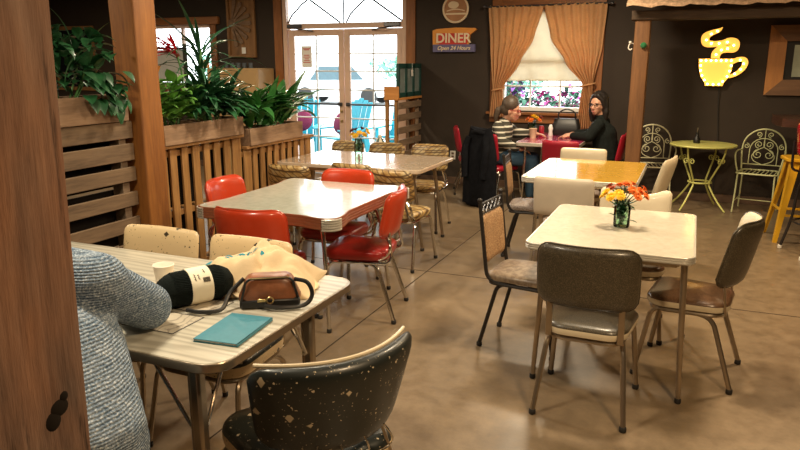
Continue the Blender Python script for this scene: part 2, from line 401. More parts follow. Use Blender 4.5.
def kids(o): return [c for c in bpy.data.objects if c.parent == o]
def copy_tree(o, parent=None, keep=False):
    c = o.copy(); COL.objects.link(c); c.parent = parent
    for ch in kids(o): copy_tree(ch, c)
    return c
def dup(o, loc, rz, label, group=None):
    c = copy_tree(o); c.location = loc; c.rotation_euler = (0, 0, rz); c['label'] = label
    if group: c['group'] = group
    return c
def struct(name, mb, mat): return tag(mb.build(name, mat), kind='structure')
def bez(p, n=6):
    """catmull-rom through points"""
    p = [Vector(q) for q in p]; out = []
    for i in range(len(p)-1):
        a = p[i-1] if i else p[0]*2-p[1]; b = p[i]; c = p[i+1]; d = p[i+2] if i+2 < len(p) else p[-1]*2-p[-2]
        for k in range(n):
            t = k/n; out.append(.5*((2*b)+(c-a)*t+(2*a-5*b+4*c-d)*t*t+(3*b-a-3*c+d)*t**3))
    out.append(p[-1]); return out
def fillet(p, r, n=5):
    """polyline with rounded corners"""
    p = [Vector(q) for q in p]; out = [p[0]]
    for i in range(1, len(p)-1):
        a = p[i-1]-p[i]; b = p[i+1]-p[i]; d = min(r, a.length*.45, b.length*.45); A = p[i]+a.normalized()*d; B = p[i]+b.normalized()*d
        for k in range(n+1):
            t = k/n; out.append(A*(1-t)**2+p[i]*2*t*(1-t)+B*t*t)
    out.append(p[-1]); return out
def rrect(wf, wb, d, r, n=6, inset=0, cy=0):
    """rounded quad: width wf at +Y (front), wb at -Y"""
    hd = d/2-inset; a = wf/2-inset; b = wb/2-inset; r = max(r-inset, .004); out = []
    for (cx, cyy, a0) in ((a-r, hd-r, 0), (-(a-r), hd-r, 90), (-(b-r), -(hd-r), 180), (b-r, -(hd-r), 270)):
        for k in range(n+1):
            t = R(a0+90*k/n); out.append((cx+r*cos(t), cy+cyy+r*sin(t)))
    return out

# ------------------------------------------------------------------ room shell
YW = 8.83; XL, XR, YB, ZC = -11.0, 4.0, -2.6, 3.1
fl = MB(); fl.box(((XL+XR)/2, (YW+YB)/2, -.05), (XR-XL+.4, YW-YB+.4, .1), .001); struct('floor', fl, M['floor'])
jt = MB()
for x in (-6.0, -1.84, 2.3): jt.box((x, 3.1, .0006), (.008, 11.3, .0012), .0001)
for y in (.7, 4.9): jt.box((-3.5, y, .0007), (14.8, .008, .0012), .0001)
struct('trim_1', jt, M['joint'])
ce = MB(); ce.box(((XL+XR)/2, (YW+YB)/2, ZC+.05), (XR-XL+.4, YW-YB+.4, .1), .001); struct('ceiling', ce, M['ceiling'])
def wall_with_holes(name, x0, x1, y0, y1, holes):
    mb = MB(); xs = sorted({x0, x1, *[h[0] for h in holes], *[h[1] for h in holes]})
    for a, b in zip(xs, xs[1:]):
        z = 0
        for h in sorted([h for h in holes if h[0] <= a+1e-6 and h[1] >= b-1e-6], key=lambda h: h[2]):
            if h[2] > z+1e-6: mb.box(((a+b)/2, (y0+y1)/2, (z+h[2])/2), (b-a, y1-y0, h[2]-z), 0)
            z = h[3]
        if z < ZC: mb.box(((a+b)/2, (y0+y1)/2, (z+ZC)/2), (b-a, y1-y0, ZC-z), 0)
    return struct(name, mb, M['wall'])
HD = (-5.56, -3.64, 0, 2.92)         # door + transom opening
HW = (-2.33, -1.20, 1.0, 2.24)       # curtained window
HL = (-8.02, -6.82, 1.2, 2.16)       # left window
wall_with_holes('wall_back', XL, XR, YW, YW+.16, [HD, HW, HL])
for nm, c, s in (('wall_left', (XL-.08, 3.1, ZC/2), (.16, 11.8, ZC)), ('wall_right', (XR+.08, 3.1, ZC/2), (.16, 11.8, ZC)), ('wall_front', (-3.5, YB-.08, ZC/2), (15.2, .16, ZC))):
    b_ = MB(); b_.box(c, s, 0); struct(nm, b_, M['wall'])
bb = MB(); bb.box((-7.9+.55, YW-.008, .045), (3.4, .016, .09), .004); bb.box((.25, YW-.008, .045), (7.4, .016, .09), .004); struct('baseboard_back', bb, M['base'])

# double door
d = empty('door_1', (0, YW+.06, 0)); d['kind'] = 'structure'
fr = MB()
for x in (-5.53, -3.67): fr.box((x, 0, 1.46), (.06, .12, 2.92), .004)
fr.box((-4.6, 0, 2.10), (1.80, .12, .07), .004); fr.box((-4.6, 0, 2.89), (1.92, .12, .06), .004)
tag(fr.build('door_frame', M['doorpaint'], d), kind='structure')
for k, (x0, x1) in enumerate(((-5.49, -4.605), (-4.595, -3.71))):
    lf = MB(); st = .085
    lf.box((x0+st/2, 0, 1.03), (st, .045, 2.05), .006); lf.box((x1-st/2, 0, 1.03), (st, .045, 2.05), .006)
    lf.box(((x0+x1)/2, 0, 2.01), (x1-x0-2*st, .045, .09), .006); lf.box(((x0+x1)/2, 0, .13), (x1-x0-2*st, .045, .24), .006)
    leaf = lf.build('door_leaf', M['doorpaint'], d)
    mu = MB(); xm = (x0+x1)/2
    mu.box((xm, 0, 1.1), (.018, .03, 1.75), .003)
    for z in (.55, .82, 1.22, 1.48, 1.72): mu.box((xm, 0, z), (x1-x0-2*st, .03, .018), .003)
    mu.build('muntins', M['whitepaint'], leaf)
    g = MB(); g.box((xm, 0, 1.1), (x1-x0-2*st, .006, 1.74), 0); g.build('pane', M['glass'], leaf)
    pb = MB(); pb.tube([(x0+.04, -.055, 1.02), (x1-.04, -.055, 1.02)], .014, 10)
    for x in (x0+.06, x1-.06): pb.box((x, -.035, 1.02), (.06, .05, .05), .006)
    pb.build('push_bar', M['steel'], leaf)
    cl = MB(); xc = x0+.13 if k == 0 else x1-.13
    cl.box((xc, -.055, 2.10), (.24, .06, .05), .008); cl.tube([(xc, -.06, 2.07), (xc+(.16 if k == 0 else -.16), -.13, 2.05), (xc+(.3 if k == 0 else -.3), -.06, 2.03)], .009)
    cl.build('door_closer', M['steel'], leaf)
    if k == 0:
        lk = MB()
        for z in (.78, .92): lk.ball((x1-.045, -.03, z), (.022, .014, .022))
        lk.build('door_lock', M['brass'], leaf)
tr = MB(); tr.box((-4.6, 0, 2.5), (1.80, .006, .74), 0); tr.build('transom_pane', M['glass'], d)
ld = MB()
def strip(pts, r=.013):
    ld.tube([(x, -.006, z) for x, z in pts], r, 6)
for cx, hw in ((-5.07, .43), (-4.13, .43)):
    arc = [(cx-hw+hw*(1-cos(t))*1.0, 2.14+.36*sin(t)) for t in [pi/2*k/8 for k in range(9)]]
    strip([(cx-hw, 2.14), (cx-hw*.85, 2.25), (cx-hw*.45, 2.40), (cx-.08, 2.47)]); strip([(cx-.08, 2.47), (cx+hw*.97, 2.14)])
    strip([(cx-.08, 2.47), (cx+.3, 2.86)]); strip([(cx-.08, 2.47), (cx-.3, 2.86)])
strip([(-4.6, 2.13), (-4.6, 2.87)], .012); ld.build('leaded_strips', M['lead'], d)
tm = MB()
for x in (-5.63, -3.57): tm.box((x, YW-.012, 1.48), (.13, .024, 2.96), .004)
struct('trim_2', tm, M['doortrim'])
tm = MB(); tm.box((-4.6, YW-.012, 2.99), (2.2, .024, .12), .004); struct('trim_3', tm, M['doortrimx'])
nt_ = MB(); nt_.box((-5.19, YW+.025, 1.68), (.17, .003, .30), 0); nob = nt_.build('notice', M['paper'])
tag(nob, 'white notice with small red print taped to left door pane', 'notice')
for k, (wd, z) in enumerate(((.12, 1.79), (.08, 1.775), (.09, 1.70), (.11, 1.675), (.07, 1.65), (.09, 1.625), (.12, 1.60))): nl = MB(); nl.box((-5.19, YW+.0225, z), (wd, .001, .010), 0); nl.build('printed_line', M['signred'], nob)

# right window
wn = empty('window_1', (0, YW+.07, 0)); wn['kind'] = 'structure'
wf = MB(); x0, x1, z0, z1 = HW
for x in (x0+.025, x1-.025): wf.box((x, 0, (z0+z1)/2), (.05, .10, z1-z0), .004)
for z in (z0+.025, z1-.025): wf.box(((x0+x1)/2, 0, z), (x1-x0, .10, .05), .004)
wf.box(((x0+x1)/2, 0, 1.62), (x1-x0-.1, .06, .05), .004)
wf.build('window_frame', M['whitepaint'], wn)
mu = MB()
for i in (1, 2): mu.box((x0+(x1-x0)*i/3, 0, (z0+z1)/2), (.02, .03, z1-z0-.08), .003)
for z in (1.31,): mu.box(((x0+x1)/2, 0, z), (x1-x0-.08, .03, .02), .003)
mu.build('muntins', M['whitepaint'], wn)
g = MB(); g.box(((x0+x1)/2, .0, (z0+z1)/2), (x1-x0-.06, .006, z1-z0-.06), 0); g.build('pane', M['glass'], wn)
wt = MB()
for x in (x0-.065, x1+.065): wt.box((x, YW-.012, (z0+z1)/2+.02), (.13, .024, z1-z0+.22), .004)
struct('trim_4', wt, M['doortrim'])
wt = MB(); wt.box(((x0+x1)/2, YW-.012, z1+.065), (x1-x0, .024, .13), .004); wt.box(((x0+x1)/2, YW-.012, z0-.10), (x1-x0+.26, .024, .10), .004)
wt.box(((x0+x1)/2, YW-.045, z0-.03), (x1-x0+.32, .09, .035), .006); struct('trim_5', wt, M['doortrimx'])
sh = MB(); N = 20
sh.box(((x0+x1)/2, YW+.008, 1.81), (x1-x0-.04, .004, .84), .001); sh.tube([(x0+.02, YW+.008, 1.385), (x1-.02, YW+.008, 1.385)], .010, 8)
shd = sh.build('roller_shade', M['shade']); tag(shd, 'cream roller shade pulled half down in the curtained window', 'roller shade')

# left window
wl = empty('window_2', (0, YW+.07, 0)); wl['kind'] = 'structure'
wf = MB(); x0, x1, z0, z1 = HL
for x in (x0+.025, x1-.025): wf.box((x, 0, (z0+z1)/2), (.05, .10, z1-z0), .004)
for z in (z0+.025, z1-.025): wf.box(((x0+x1)/2, 0, z), (x1-x0, .10, .05), .004)
wf.box((x0+.62, 0, (z0+z1)/2), (.04, .06, z1-z0), .004)
wf.build('window_frame', M['doorpaint'], wl)
g = MB(); g.box(((x0+x1)/2, .02, (z0+z1)/2), (x1-x0-.06, .006, z1-z0-.06), 0); g.build('pane', M['glass'], wl)
wt = MB()
for x in (x0-.05, x1+.05): wt.box((x, YW-.015, (z0+z1)/2), (.10, .03, z1-z0), .004)
struct('trim_6', wt, M['doortrim'])
wt = MB(); wt.box(((x0+x1)/2, YW-.03, z1+.05), (x1-x0+.34, .06, .11), .006); wt.box(((x0+x1)/2, YW-.02, z0-.05), (x1-x0+.2, .04, .10), .004); struct('trim_7', wt, M['doortrimx'])

# ------------------------------------------------------------------ ceiling lamps (the room's light)
def ceiling_lamp(x, y, wt=1.0, col=(1, .81, .56)):
    t = empty('pendant_lamp', (x, y, ZC), 0, 'dark enamel dome pendant lamp hanging from the ceiling above the tables', 'pendant lamp', 'pendant lamps over the dining room')
    a = MB(); a.tube([(0, 0, 0), (0, 0, -.28)], .008); a.lathe([(.05, -.02), (.05, 0)], n=16); a.build('stem', M['steel'], t)
    s = MB(); s.lathe([(.03, -.28), (.10, -.30), (.17, -.36), (.19, -.42), (.185, -.42), (.165, -.365), (.10, -.31), (.0, -.295)], n=28); s.build('lamp_shade', M['lampshade'], t)
    b = MB(); b.ball((0, 0, -.37), .035); b.build('bulb', M['lampbulb'], t)
    l = bpy.data.lights.new('lamp_light', 'AREA'); l.shape = 'DISK'; l.size = .34; l.energy = LAMP_W*wt; l.color = col
    lo = bpy.data.objects.new('lamp_light', l); COL.objects.link(lo); lo.parent = t; lo.location = (0, 0, -.43)
WARM = (1, .72, .42); COOL = (1, .86, .64)
for a in ((-2.0, 1.6, .85, COOL), (.9, 1.2, 1.35, WARM), (-.3, 3.9, .95), (-2.5, 4.3, .8, COOL), (1.0, 5.4, 1.0, WARM), (-1.2, 6.9, 1.2), (-4.9, 2.6, .8), (-5.0, 6.6, .9), (-8.0, 6.0, .9)): ceiling_lamp(*a)

# ------------------------------------------------------------------ timber posts, awning
def timber(mb, sx, sy, z0, z1, n=26, seed=0, wob=.006, taper=0, r=.015, lean=0):
    rings = []
    for i in range(n+1):
        z = z0+(z1-z0)*i/n; k = 1+taper*(i/n); ring = []
        for (px, py) in rrect(sx*k, sx*k, sy*k, r, 3):
            nz = noise.noise((px*9+seed, py*9, z*2.2)); ring.append((px+lean*(z-1)+wob*nz*(1 if px > 0 else -1), py+wob*nz*(1 if py > 0 else -1), z))
        rings.append(ring)
    mb.loft(rings)
p = MB(); timber(p, .23, .23, 0, ZC, 60, 3, .012, .0, .02, .030)
po = p.build('timber_post', M['postwood']); po.location = (-1.041, .690, 0); tag(po, 'big rough grey brown timber post close at the left edge', 'post')
kn = MB()
for (y_, z_, a_, b_) in ((.050, 1.062, .020, .017), (.036, 1.044, .016, .018), (.060, 1.078, .010, .011)): kn.ball((.1145, y_, z_), (.006, a_, b_), 14, 10)
kn.build('knot_hole', M['recess_shade'], po)
p = MB(); timber(p, .20, .20, 0, ZC, 30, 9, .006)
po = p.build('timber_post', M['post2wood']); po.location = (-3.41, 3.62, 0); tag(po, 'orange brown square timber post between the planter walls', 'post')
p = MB(); timber(p, .16, .14, 0, 2.035, 24, 21, .006)
po = p.build('timber_post', M['postdark']); po.location = (-.585, 8.02, 0); tag(po, 'brown timber post holding up the awning beam', 'post')
p = MB(); timber(p, .16, .14, 0, 2.035, 24, 27, .006)
po = p.build('timber_post', M['postdark']); po.location = (2.6, 8.02, 0); tag(po, 'second awning post beyond the right edge', 'post')
p = MB(); p.T = Matrix.Translation((1.05, 8.0, 2.085)) @ Euler((0, R(90), 0)).to_matrix().to_4x4(); timber(p, .10, .16, -1.75, 1.75, 30, 5, .005)
aw = p.build('awning_beam', M['beamwood']); tag(aw, 'long dark wooden beam above the lit coffee cup', 'beam')
rf = MB(); nx = 60; top = []; rows = []
for j in range(7):
    y = 7.72+(8.82-7.72)*j/6; rows.append([(-.74+3.6*i/nx, y, 2.165+.085*j+.012*noise.noise((i*.35, j*.8, 0))+.006*sin(i*1.3)-(.03*abs(noise.noise((i*.6, 3, 1))) if j == 0 else 0)) for i in range(nx+1)])
vs = [p for r_ in rows for p in r_]; n1 = len(vs); vs2 = [(x, y, z+.03) for x, y, z in vs]; W1 = nx+1; fs = []
for j in range(6):
    for i in range(nx):
        a = j*W1+i; fs.append((a, a+1, a+W1+1, a+W1)); fs.append((a+n1, a+n1+W1, a+n1+W1+1, a+n1+1))
for i in range(nx):
    fs.append((i, i+1, i+1+n1, i+n1)); a = 6*W1+i; fs.append((a, a+1, a+1+n1, a+n1))
for j in range(6):
    a = j*W1; fs.append((a, a+W1, a+W1+n1, a+n1)); a = j*W1+nx; fs.append((a, a+W1, a+W1+n1, a+n1))
rf.add(vs+vs2, fs); ro = rf.build('awning_cover', M['roofcloth']); tag(ro, 'ragged burlap awning cover lying on the dark beam', 'awning')
iq = MB(); iq.T = Matrix.Translation((-.56, 7.945, 1.78)) @ Euler((R(90), 0, 0)).to_matrix().to_4x4(); iq.lathe([(.0, 0), (.030, 0), (.032, .015), (.022, .022), (.026, .034), (.014, .045), (0, .045)], n=18)
M['glassgreen'] = pm('green glass knob', (.03, .16, .06), .15, coat=.6)
tag(iq.build('glass_knob', M['glassgreen']), 'green glass insulator knob fixed to the awning post', 'knob')
hk = MB(); hk.tube(bez([(-.662, 8.0, 1.80), (-.70, 7.98, 1.80), (-.715, 7.97, 1.76), (-.695, 7.97, 1.735), (-.675, 7.97, 1.75)]), .006, 8); hk.ball((-.70, 7.98, 1.812), .016)
tag(hk.build('wall_hook', M['plastic']), 'small pale curled hook on the side of the awning post', 'hook')

# ------------------------------------------------------------------ pallet partition, planters
def planter_box(y0, y1, z0, h, x=-3.53, dx=.22, label=''):
    t = empty('planter_box', (x, (y0+y1)/2, z0), 0, label, 'planter box')
    L = y1-y0; b = MB(); b.box((dx/2-.011, 0, h/2), (.022, L, h), .003); b.box((-dx/2+.011, 0, h/2), (.022, L, h), .003); b.build('side_board', M['planter'], t)
    e = MB(); e.box((0, L/2-.011, h/2), (dx-.044, .022, h), .003); e.box((0, -L/2+.011, h/2), (dx-.044, .022, h), .003); e.box((0, 0, .01), (dx-.044, L-.044, .02), .001); e.build('end_board', M['planter'], t)
    s = MB(); s.box((0, 0, h*.55), (dx-.046, L-.046, h*.6), .01); s.build('soil', M['soil'], t)
    return t
def slat_pallet(y0, y1, top, n, label):
    t = empty('pallet', (-3.5, (y0+y1)/2, 0), 0, label, 'pallet'); L = y1-y0
    s = MB(); pw = L/n
    for i in range(n):
        y = -L/2+pw*(i+.5); wd = pw*(.52+.1*random.random()) if 0 < i < n-1 else pw*.9; z1 = top-.025
        s.box((.022, y, z1/2+.01), (.02, wd, z1-.02), .003)
    s.build('slat_panel', M['pallet'], t)
    for z in (top-.07, top*.5, .07):
        r = MB(); r.box((-.045, 0, z), (.11, L, .045), .003); r.build('stringer', wood_h, t)
    r = MB(); r.box((-.02, 0, top-.0125), (.17, L, .025), .003); r.build('top_board', wood_h, t)
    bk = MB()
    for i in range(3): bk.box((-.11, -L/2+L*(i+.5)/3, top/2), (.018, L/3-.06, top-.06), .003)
    bk.build('back_boards', M['recess_shade'], t)  # backs coloured black so the gaps between slats look shaded
wood_h = wood('pallet pine rail', (.20, .085, .022), (.46, .24, .08), 1, .65, 1.2, knots=False)
slat_pallet(3.78, 4.80, 1.03, 8, 'tall upright slatted pine pallet nearest the orange post')
slat_pallet(4.83, 5.95, .92, 10, 'lower upright slatted pine pallet next to the back table')
planter_box(3.84, 4.78, 1.03, .145, label='long wooden planter box on the taller pallet under the red flower')
planter_box(4.87, 5.72, .92, .145, label='wooden planter box with broad lily leaves near the glass doors')
t = empty('pallet', (-3.42, 2.85, 0), 0, 'weathered pallet wall of wide horizontal boards left of the orange post', 'pallet')
b = MB()
for z in (.06, .22, .39, .56, .73, .895, 1.04, 1.185): b.box((.03, 0, z), (.022, 1.30, .095 if z < .9 else .112), .004)
b.build('slat_panel', M['palletgrey0'], t)
for y in (-.6, -.05, .58):
    b = MB(); b.box((-.03, y, .62), (.09, .06, 1.24), .004); b.build('stringer', M['palletgrey'], t)
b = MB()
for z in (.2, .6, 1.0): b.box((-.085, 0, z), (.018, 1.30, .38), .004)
b.build('back_boards', M['recess_shade'], t)  # blackened backs paint the shade behind the horizontal boards
planter_box(2.35, 3.46, 1.245, .165, x=-3.47, label='dark weathered planter box on the board wall behind the near post')

def leaf(mb, base, az, el, L, W, droop=.6, fold=.25, shape=0, seg=6):
    """one leaf: az heading, el start elevation, droops along its length"""
    p = Vector(base); e = el; vs = []; fs = []; d = Vector((cos(az), sin(az), 0)); s = Vector((-sin(az), cos(az), 0)); st = L/seg
    for i in range(seg+1):
        t = i/seg
        wd = W*(max(0, sin(pi*min(1, t*.92+.08)))**(.8) if shape == 0 else (sin(pi*t**.62) if shape == 1 else (1-t)**.6*(.35+.65*min(1, t*4))))
        n = Vector((0, 0, 1))*cos(e)-d*sin(e)
        vs += [p+s*wd/2+n*wd*fold, p, p-s*wd/2+n*wd*fold]
        if i < seg: p = p+(d*cos(e)+Vector((0, 0, 1))*sin(e))*st; e -= droop/seg
    for i in range(seg):
        a = i*3; fs += [(a, a+1, a+4, a+3), (a+1, a+2, a+5, a+4)]
    mb.add(vs, fs)
U = random.uniform
def plant(name, loc, label, leaves_fn, mat, stem_fn=None, cat='plant', extra=None):
    t = empty(name, loc, 0, label, cat); a = MB(); leaves_fn(a); a.build('leaves', mat, t, weld=False, sharp=80)
    if stem_fn: s = MB(); stem_fn(s); s.build('stem', M['stem'], t)
    if extra: extra(t)
    return t
def stems(spread_x, spread_y, h, n, r=.006):
    def f(s):
        for i in range(n):
            x, y = U(-spread_x, spread_x), U(-spread_y, spread_y); s.tube(bez([(x*.4, y*.4, 0), (x*.7, y*.7, h*.5), (x, y, h)], 4), r, 6)
    return f
Z1 = 1.145
def f_drac(a):
    for i in range(46):
        z = U(.10, .55); az = U(0, 2*pi); leaf(a, (U(-.02, .02), U(-.03, .03), z), az, U(.5, 1.3), U(.30, .58), U(.018, .030), U(.9, 2.2), .2, 0, 7)
    for az, el, L, dr in ((-1.0, 1.3, .38, .9), (2.6, 1.2, .45, .8), (.9, 1.0, .55, .9), (1.5, .9, .6, 1.0), (-1.7, .85, .6, .6), (-1.3, 1.1, .55, .5), (1.6, .6, .6, .9)): leaf(a, (0, 0, .5), az, el, L, .026, dr, .2, 0, 8)
plant('dracaena', (-3.53, 4.42, Z1), 'tall spiky strap-leaved plant rising from the long planter box', f_drac, M['leafspike'], lambda s: s.tube([(0, 0, 0), (0, .01, .3), (0, 0, .56)], .014, 8))
def f_poth(a):
    for i in range(130):
        y = U(-.24, .16); x = U(-.10, .16); z = U(.0, .30)*(1-abs(y)); leaf(a, (min(x, .10), y, z+.05), U(-1.6, 1.6) if random.random() < .7 else U(0, 6.3), U(.1, 1.0), U(.08, .14), U(.07, .11), U(.4, 1.2), .12, 1, 5)
plant('pothos', (-3.53, 4.02, Z1), 'light green heart-leaved plant at the near end of the long planter box', f_poth, M['leaflight'], stems(.08, .16, .22, 9))
def f_fern(a):
    for i in range(190):
        y = U(-.30, .22); x = U(-.08, .12); leaf(a, (x*.4, y*.9, U(.03, .20)), U(0, 6.3), U(.45, 1.35), U(.20, .40), U(.04, .07), U(.8, 1.7), .18, 0, 6)
plant('peace_lily', (-3.53, 4.52, Z1), 'dense dark arching-leaved plant filling the far half of the long planter', f_fern, M['leafdark'], stems(.06, .16, .14, 8))
def f_lily(a):
    for i in range(105):
        y = U(-.30, .30); leaf(a, (U(-.05, .04), y, U(.02, .12)), U(0, 6.3), U(.7, 1.42), U(.28, .46), U(.065, .10), U(.7, 1.7), .16, 0, 7)
    for az, y, L, el, dr in ((1.2, .30, .55, 1.25, .5), (.9, .34, .52, 1.0, 1.0), (1.5, .32, .5, .9, 1.3), (1.4, .36, .42, .5, 1.3), (-.3, .0, .45, 1.35, .4)): leaf(a, (.02, y, .06), az, el, L, .085, dr, .16, 0, 8)
plant('peace_lily', (-3.53, 5.28, 1.035), 'bright green broad-leaved lily in the planter beside the glass doors', f_lily, M['leafmid'], stems(.05, .2, .12, 8))
def f_left(a):
    for i in range(115):
        y = U(-.34, .36); x = U(-.07, .08); z = U(.06, .36); leaf(a, (x, y, z), U(-1.7, 1.7), U(-.1, 1.2), U(.10, .19), U(.06, .10), U(.6, 1.6), .13, 1, 5)
    for i in range(34): leaf(a, (U(.12, .15), U(.05, .36), U(-.03, .16)), U(-.8, .8), U(-1.3, -.1), U(.10, .16), U(.06, .09), U(.3, .8), .13, 1, 5)
    for i in range(18): leaf(a, (U(-.05, .1), U(-.3, .3), U(.1, .3)), U(0, 6.3), U(.9, 1.5), U(.2, .32), .035, U(.6, 1.6), .15, 0, 6)
plant('trailing_plant', (-3.47, 3.04, 1.40), 'dark leafy trailing plant in the weathered planter left of the orange post', f_left, M['leafdark'], stems(.06, .3, .25, 10))
rfz = empty('bromeliad_flower', (-3.53, 4.12, Z1), 0, 'red spiky flower on a tall stem above the long planter', 'flower')
a = MB(); a.tube(bez([(0, 0, 0), (.02, .06, .3), (0, .03, .56)]), .007, 6); a.build('stem', M['stem'], rfz)
a = MB()
for i in range(22): leaf(a, (0, .05+U(-.03, .03), .52+U(-.03, .06)), -pi/2+U(-.8, .8), U(.0, .75), U(.14, .27), .026, U(-.5, .6), .2, 0, 5)
a.build('bracts', M['redflower'], rfz, weld=False, sharp=80)
st = MB(); st.ball((0, 0, .045), (.05, .055, .045), 14, 10); st.ball((0, 0, .11), (.04, .042, .045), 14, 10); st.ball((.03, 0, .155), (.028, .03, .03), 12, 8)
for s_ in (-1, 1): st.ball((.03, .03*s_, .10), (.02, .018, .028), 10, 6); st.ball((.035, .04*s_, .03), (.03, .022, .02), 10, 6)
sto = st.build('stone_figurine', M['stone']); sto.location = (-3.50, 3.80, 1.03); tag(sto, 'small squat stone figurine at the near end of the taller pallet', 'figurine')

# ------------------------------------------------------------------ chairs
def glide(parent, x, y, r=.016):
    g = MB(); g.lathe([(r*.8, 0), (r, .004), (r, .022), (r*.85, .026)], (x, y, 0), 10); return g.build('foot_cap', M['rubber'], parent)
def cushion(mb, wf, wb, d, z0, z1, r, crown=.02, cy=0, side=0, top=1):
    T = z1-z0; spec = [(.02, z0, side), (.004, z0+T*.12, side), (0, z0+T*.35, side), (0, z0+T*.62, side), (.004, z0+T*.78, top), (.014, z0+T*.92, top), (.035, z1, top), (.09, z1+crown*.6, top), (.15, z1+crown, top)]
    rings = [[(x, y, z) for x, y in rrect(wf, wb, d, r, 6, i, cy)] for i, z, _ in spec]; mb.loft(rings, [m for _, _, m in spec[1:]])
def back_surface(wid, z0, z1, curve, tilt, y0, u, v, top_dip=0, wb=None):
    """centre surface of a curved back: u across -1..1, v up 0..1"""
    wv = wid if wb is None else wb+(wid-wb)*v
    z = z0+(z1-z0)*v-top_dip*(1-u*u)*v
    return Vector((u*wv/2, y0-tilt*v+curve*u*u, z))
def backpad(mb, wid, z0, z1, t, curve, tilt, y0, r=.05, dip=0, wb=None, out=0, inn=1, rb=None, nu=18, nv=12):
    h = z1-z0; rb = r if rb is None else rb
    def hw(v):
        d = (1-v)*h; b = v*h; f = 1
        for dd, rr in ((d, r), (b, rb)):
            if dd < rr: f = min(f, (wid/2-rr+sqrt(max(0, rr*rr-(rr-dd)**2)))/(wid/2))
        return f
    vs = [.5-.5*cos(pi*j/nv) for j in range(nv+1)]; us = [sin(pi/2*(-1+2*i/nu)) for i in range(nu+1)]
    for side, mi in ((-1, out), (1, inn)):
        pts = []
        for v in vs:
            f = hw(v)
            for u in us:
                p = back_surface(wid, z0, z1, curve, tilt, y0, u*f, v, dip, wb)
                th = t/2*(max(0, 1-abs(u)**7))**.5*(max(0, 1-abs(2*v-1)**7))**.5
                n = Vector((-2*curve*u*2/wid, 1, tilt/h)); n.normalize(); pts.append(p+n*th*side)
        W = nu+1; mb.add(pts, [(j*W+i, j*W+i+1, (j+1)*W+i+1, (j+1)*W+i) for j in range(nv) for i in range(nu)], mi)
    def edge(n=40):
        out_ = []
        for j in range(nv+1): out_.append((-hw(vs[j]), vs[j]))
        for i in range(1, nu): out_.append((us[i]*hw(1), 1))
        for j in range(nv, -1, -1): out_.append((hw(vs[j]), vs[j]))
        for i in range(nu-1, 0, -1): out_.append((us[i]*hw(0), 0))
        return [back_surface(wid, z0, z1, curve, tilt, y0, u, v, dip, wb) for u, v in out_]
    return edge
def dinette(loc, rz, label, group, mats, S={}):
    """upholstered metal-legged chair, faces local +Y. mats: seat side, seat top, back outer, back inner, tube, piping"""
    P = dict(sw=.42, sb=.38, sd=.42, sz=.455, st=.055, sr=.10, bw=.42, bz0=.52, bz1=.835, bt=.045, curve=.045, tilt=.055, by=-.215, r=.05, dip=0, wb=None, loop=False, rb=None, tube=.0125, rails='flat', low=.03); P.update(S)
    t = empty('dinette_chair', loc, rz, label, 'chair', group)
    s = MB(); cushion(s, P['sw'], P['sb'], P['sd'], P['sz']-P['st'], P['sz'], P['sr'], .014); s.build('seat', [mats[0], mats[1]], t)
    zf = P['sz']-P['st']-P['tube']
    f = MB(); f.tube([(x, y, zf) for x, y in rrect(P['sw']-.05, P['sb']-.05, P['sd']-.05, P['sr']-.02, 5)], P['tube'], 8, closed=True); f.build('seat_frame', mats[4], t)
    hw, hb = P['sw']/2, P['sb']/2; q = P['tube']*1.05
    for sx in (-1, 1):
        l = MB(); l.tube(fillet([(sx*(hw-.06), .06, zf), (sx*(hw-.025), P['sd']/2-.04, zf), (sx*(hw+.005), P['sd']/2+.02, .02)], .09, 7), q, 8)
        lo = l.build('leg', mats[4], t); glide(lo, sx*(hw+.005), P['sd']/2+.02, q*1.25)
        l = MB(); l.tube(fillet([(sx*(hb-.05), .0, zf-.004), (sx*(hb-.02), -P['sd']/2+.07, zf-.008), (sx*(hb+.015), -P['sd']/2-.045, .02)], .07, 6), q, 8)
        lo = l.build('leg', mats[4], t); glide(lo, sx*(hb+.015), -P['sd']/2-.045, q*1.25)
        b = MB(); xs = sx*min(hb-.03, P['bw']/2-.06); u = xs/(P['bw']/2)
        pb = back_surface(P['bw'], P['bz0'], P['bz1'], P['curve'], P['tilt'], P['by'], u, .25, P['dip'], P['wb'])
        pt = back_surface(P['bw'], P['bz0'], P['bz1'], P['curve'], P['tilt'], P['by'], u, .0, P['dip'], P['wb'])
        if P['loop']:
            b.tube(fillet([(sx*(hb-.02), -.05, zf), (sx*(hb-.005), -P['sd']/2-.03, zf+.005), (xs, pt.y-.035, P['bz0']-.02), (xs, pb.y-.01, pb.z)], .06, 6), P['tube']*.8, 8)
            b.tube(bez([(sx*(hb-.02), -P['sd']/2+.06, zf+.02), (sx*(hb-.01), -P['sd']/2-.0, zf+.06), (sx*(hb-.015), -P['sd']/2-.015, zf+.12), (xs, pt.y-.01, P['bz0']+.01)], 5), P['tube']*.7, 8)
        else:
            pts = [Vector((xs, -P['sd']/2+.05, zf)), Vector((xs, -P['sd']/2+.015, zf+.01)), pt, pb]
            for a_, c_ in zip(pts, pts[1:]):
                dv = c_-a_; b.T = Matrix.Translation((a_+c_)/2) @ dv.to_track_quat('Z', 'Y').to_matrix().to_4x4(); b.box((0, 0, 0), (.028, .010, dv.length+.006), .003)
            b.T = Matrix()
        b.build('back_support', mats[4], t)
    k = MB(); e = backpad(k, P['bw'], P['bz0'], P['bz1'], P['bt'], P['curve'], P['tilt'], P['by'], P['r'], P['dip'], P['wb'], rb=P['rb'])
    bo = k.build('backrest', [mats[2], mats[3]], t, sharp=60)
    if mats[5]:
        g = MB(); g.tube(e(), P.get('pip', .005), 6, closed=True); g.build('piping', mats[5], bo)
    return t
G_R = 'chairs around the cream table on the right'
